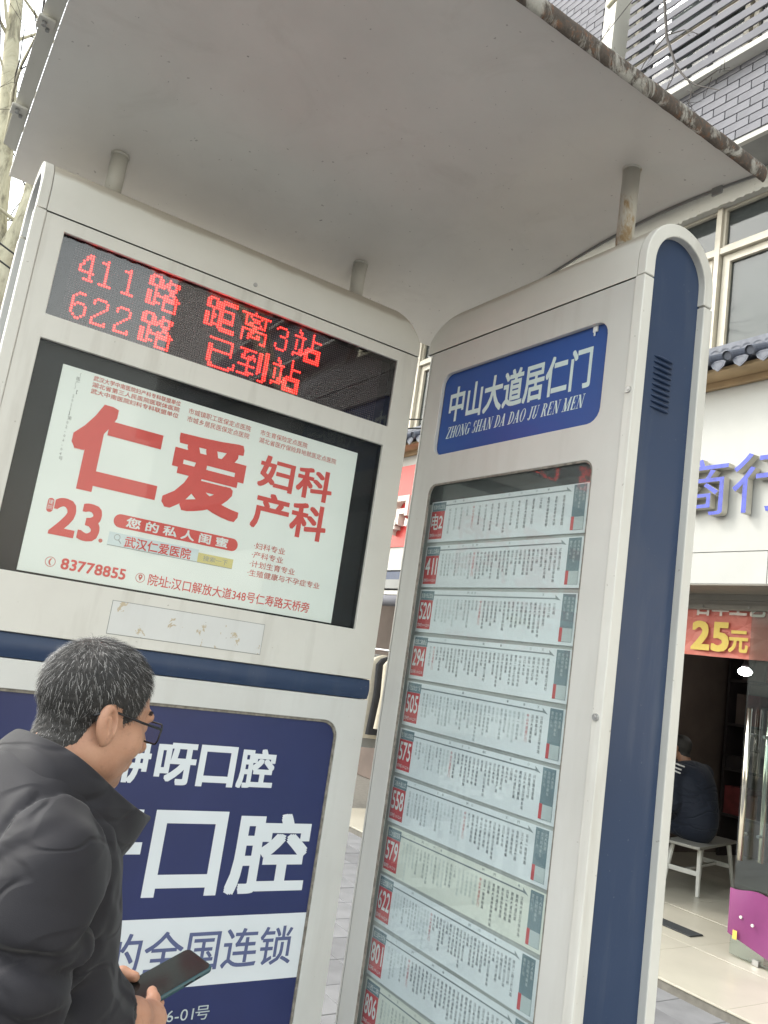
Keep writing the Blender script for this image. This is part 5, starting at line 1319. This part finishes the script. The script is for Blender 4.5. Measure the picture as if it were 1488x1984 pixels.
for sd in (-1, 1):
    pts = []
    for th in range(-35, 216, 5):
        e = np.array([math.cos(R(th)), -sd*0.36*math.sin(R(th)), 0.93*math.sin(R(th))]); c0 = np.array([-0.130, sd*0.196, 1.22])
        t_ = 0.02
        while t_ < 0.2 and jacket_sdf(*[np.array([v_]) for v_ in c0+e*t_])[0] < 0: t_ += 0.0015
        pts.append(tuple(c0+e*(t_-0.0005)))
    q = MB(); q.tube(pts, 0.0013, 5, cap=False); q.build('armhole_seam', 'jacket_in', jk)
# collar
tope = [(-.098, 0, 1.472), (-.090, -.050, 1.468), (-.060, -.086, 1.452), (-.010, -.102, 1.415), (.048, -.092, 1.378), (.113, -.050, 1.352)]
bote = [(-.140, 0, 1.418), (-.132, -.070, 1.412), (-.097, -.114, 1.390), (-.032, -.130, 1.330), (.020, -.108, 1.298), (.060, -.052, 1.290)]
def rs(pts, n):
    P = [Vector(p) for p in pts]; out = []
    for k in range(n):
        t = k/(n-1)*(len(P)-1); i = min(int(t), len(P)-2); f_ = t-i
        p0, p1, p2, p3 = P[max(i-1, 0)], P[i], P[i+1], P[min(i+2, len(P)-1)]
        out.append(0.5*((2*p1)+(p2-p0)*f_+(2*p0-5*p1+4*p2-p3)*f_*f_+(3*p1-p0-3*p2+p3)*f_**3))
    return out
tr_, br_ = rs(tope, 22), rs(bote, 22)
full_t = [Vector((p.x, -p.y, p.z)) for p in reversed(tr_[1:])]+tr_; full_b = [Vector((p.x, -p.y, p.z)) for p in reversed(br_[1:])]+br_
rows = []
for j in range(9):
    t = j/8; row = []
    for k, (a, b) in enumerate(zip(full_t, full_b)):
        p = b.lerp(a, t); ctr = Vector((-.02, 0, p.z)); out = (p-ctr); out.z = 0; out = out.normalized() if out.length > 1e-6 else Vector((1, 0, 0))
        row.append(p+out*(0.007*math.sin(math.pi*min(1, t*1.02))**.7*(1-(abs(k-21)/21)**4))+out*0.002*math.sin(k*.9+j*.7))
    rows.append(row)
q = MB(); q.grid(rows); col_ = q.build('collar', 'jacket', jk, True); col_.data.materials.append(M['jacket_in'])
so = col_.modifiers.new('s', 'SOLIDIFY'); so.thickness = 0.009; so.offset = 0.0; so.material_offset = 0
sb = col_.modifiers.new('b', 'SUBSURF'); sb.levels = 1; sb.render_levels = 2
# trousers, shoes
def trouser_sdf(X, Y, Z):
    A = np.abs(Y); d = ell(X, Y, Z, (-0.03, 0, 0.88), (0.135, 0.165, 0.13))
    d = smin(d, cap(X, A, Z, (-0.02, 0.09, 0.88), (0.0, 0.10, 0.48), 0.095, 0.075), 0.03)
    d = smin(d, cap(X, A, Z, (0.0, 0.10, 0.48), (-0.03, 0.10, 0.07), 0.074, 0.062), 0.02)
    return d+0.004*np.sin(Z*55+X*30)
V, F = surfnet(trouser_sdf, (-.22, -.24, .03), (.16, .24, 1.04), 0.011)
if vnormals(V, F)[V[:, 2].argmax()][2] < 0: F = F[:, ::-1]
mesh_obj('trousers', V, F, 'trouser', man, True)
for sd in (-1, 1):
    V, F = surfnet(lambda X, Y, Z: smax(smin(ell(X, Y, Z, (-0.02, sd*.105, .035), (.10, .048, .055)), ell(X, Y, Z, (.09, sd*.11, .03), (.09, .05, .035)), .03), 0.002-Z, .004), (-.16, sd*.105-.07, -.01), (.2, sd*.105+.07, .11), 0.008)
    if vnormals(V, F)[V[:, 2].argmax()][2] < 0: F = F[:, ::-1]
    mesh_obj('shoe', V, F, 'shoe', man, True)
# phone
ph = empty('mobile_phone', (0, 0, 0)); ph.location = man.location; ph.rotation_euler = man.rotation_euler
tag(ph, 'dark teal mobile phone held in the man\'s hand', 'phone')
def slab(name, u0, u1, v0, v1, w0, w1, r_, mat, par, bev=0.0012):
    v, f = curve_mesh([rrect(u0, u1, v0, v1, r_, 5)], (w1-w0)/2-bev, bev); wm = (w0+w1)/2
    return mesh_obj(name, [PP(p[0], p[1], wm+p[2]) for p in v], f, mat, par, False)
slab('body', 0.0, 0.157, -0.0375, 0.0375, -0.0050, 0.0040, 0.011, 'phone_body', ph, 0.003)
slab('screen', 0.003, 0.154, -0.0345, 0.0345, 0.0036, 0.0046, 0.009, 'phone_screen', ph, 0.0002)
q = MB()
for u0, u1 in ((0.095, 0.112), (0.118, 0.128)):
    q.add([PP(u, v, w) for u in (u0, u1) for v in (-0.0382, -0.0372) for w in (-0.0018, 0.0008)], [(0, 1, 3, 2), (4, 6, 7, 5), (0, 4, 5, 1), (2, 3, 7, 6), (0, 2, 6, 4), (1, 5, 7, 3)])
q.build('side_button', 'phone_screen', ph)

# ---- person sitting in the shop, back turned
def sit_sdf(X, Y, Z):
    d = ell(X, Y, Z, (6.88, 4.86, 0.66), (0.18, 0.20, 0.24)); d = smin(d, ell(X, Y, Z, (6.89, 4.89, 0.80), (0.20, 0.19, 0.26)), 0.06); d = smin(d, ell(X, Y, Z, (6.90, 4.94, 0.95), (0.22, 0.17, 0.20)), 0.08)
    d = smin(d, cap(X, Y, Z, (6.70, 4.98, 1.05), (7.10, 4.98, 1.05), 0.085, 0.085), 0.06)
    d = smin(d, cap(X, Y, Z, (6.67, 4.98, 1.04), (6.66, 4.95, 0.76), 0.078, 0.065), 0.03); d = smin(d, cap(X, Y, Z, (6.66, 4.95, 0.76), (6.76, 5.25, 0.66), 0.062, 0.05), 0.03)
    d = smin(d, cap(X, Y, Z, (7.13, 4.98, 1.04), (7.14, 5.0, 0.76), 0.078, 0.065), 0.03); d = smin(d, cap(X, Y, Z, (7.14, 5.0, 0.76), (7.02, 5.25, 0.66), 0.062, 0.05), 0.03)
    for sx in (-.1, .1):
        d = smin(d, cap(X, Y, Z, (6.90+sx, 4.88, 0.56), (6.90+sx, 5.36, 0.55), 0.085, 0.07), 0.03); d = smin(d, cap(X, Y, Z, (6.90+sx, 5.36, 0.54), (6.90+sx, 5.36, 0.14), 0.066, 0.05), 0.02)
        d = smin(d, ell(X, Y, Z, (6.90+sx, 5.42, 0.10), (.05, .13, .04)), 0.02)
    return d
SV, SF = surfnet(sit_sdf, (6.5, 4.55, 0.05), (7.3, 5.65, 1.25), 0.013)
if vnormals(SV, SF)[SV[:, 2].argmax()][2] < 0: SF = SF[:, ::-1]
def sit_head(X, Y, Z):
    hx, hy, hz = Y-5.10, -(X-6.90), Z-1.26     # facing +Y
    d = ell(hx, hy, hz, (-0.01, 0, 0.02), (0.097, 0.077, 0.088)); d = smin(d, ell(hx, hy, hz, (0.03, 0, -0.04), (0.06, 0.06, 0.08)), 0.02)
    d = smin(d, ell(hx, np.abs(hy), hz, (-0.015, 0.08, -0.02), (0.018, 0.01, 0.03)), 0.006); d = smin(d, cap(hx, hy, hz, (0.09, 0, 0), (0.11, 0, -0.04), .008, .011), .01)
    return smin(d, cap(hx, hy, hz, (-0.03, 0, -0.06), (-0.09, 0, -0.2), .055, .06), .02)
V, F = surfnet(sit_head, (6.78, 4.92, 1.02), (7.02, 5.26, 1.39), 0.006)
if vnormals(V, F)[V[:, 2].argmax()][2] < 0: F = F[:, ::-1]
sp = mesh_obj('person', V, F, 'skin', None, True); tag(sp, 'person in navy tracksuit top with white shoulder stripes sitting on shop bench', 'person')
mesh_obj('tracksuit', SV, SF, 'navy_jacket', sp, True)
N = vnormals(V, F); hm = (V[:, 2]-1.26 > np.interp(V[:, 1]-5.10, [-.12, -.05, 0.02, 0.06, .1], [-.09, -.07, .02, .05, .07])) & ~((np.abs(V[:, 0]-6.9) > .078) & (V[:, 2] < 1.275))
kp = hm[F].all(1); us = np.unique(F[kp]); mp = np.full(len(V), -1); mp[us] = np.arange(len(us))
mesh_obj('hair', (V+N*0.006)[us], mp[F[kp]], 'hair', sp, True)
for k in range(3):
    q = MB(); pts = []
    for t in np.linspace(0, 1, 9):
        y, z = 5.06-0.17*t-0.0*k, 1.085-0.03*k+0.035*math.sin(t*2.6)
        m_ = (np.abs(SV[:, 1]-y) < .014) & (np.abs(SV[:, 2]-z) < .014) & (SV[:, 0] < 6.95)
        if m_.any(): pts.append((SV[m_][:, 0].min()-0.002, y, z))
    if len(pts) > 2: q.tube(pts, 0.007, 5); q.build('stripe', 'stripe', sp)
print('bricks', nb, 'objects', len(bpy.data.objects), 'tris', sum(sum(len(p.vertices)-2 for p in m_.polygons) for m_ in bpy.data.meshes))
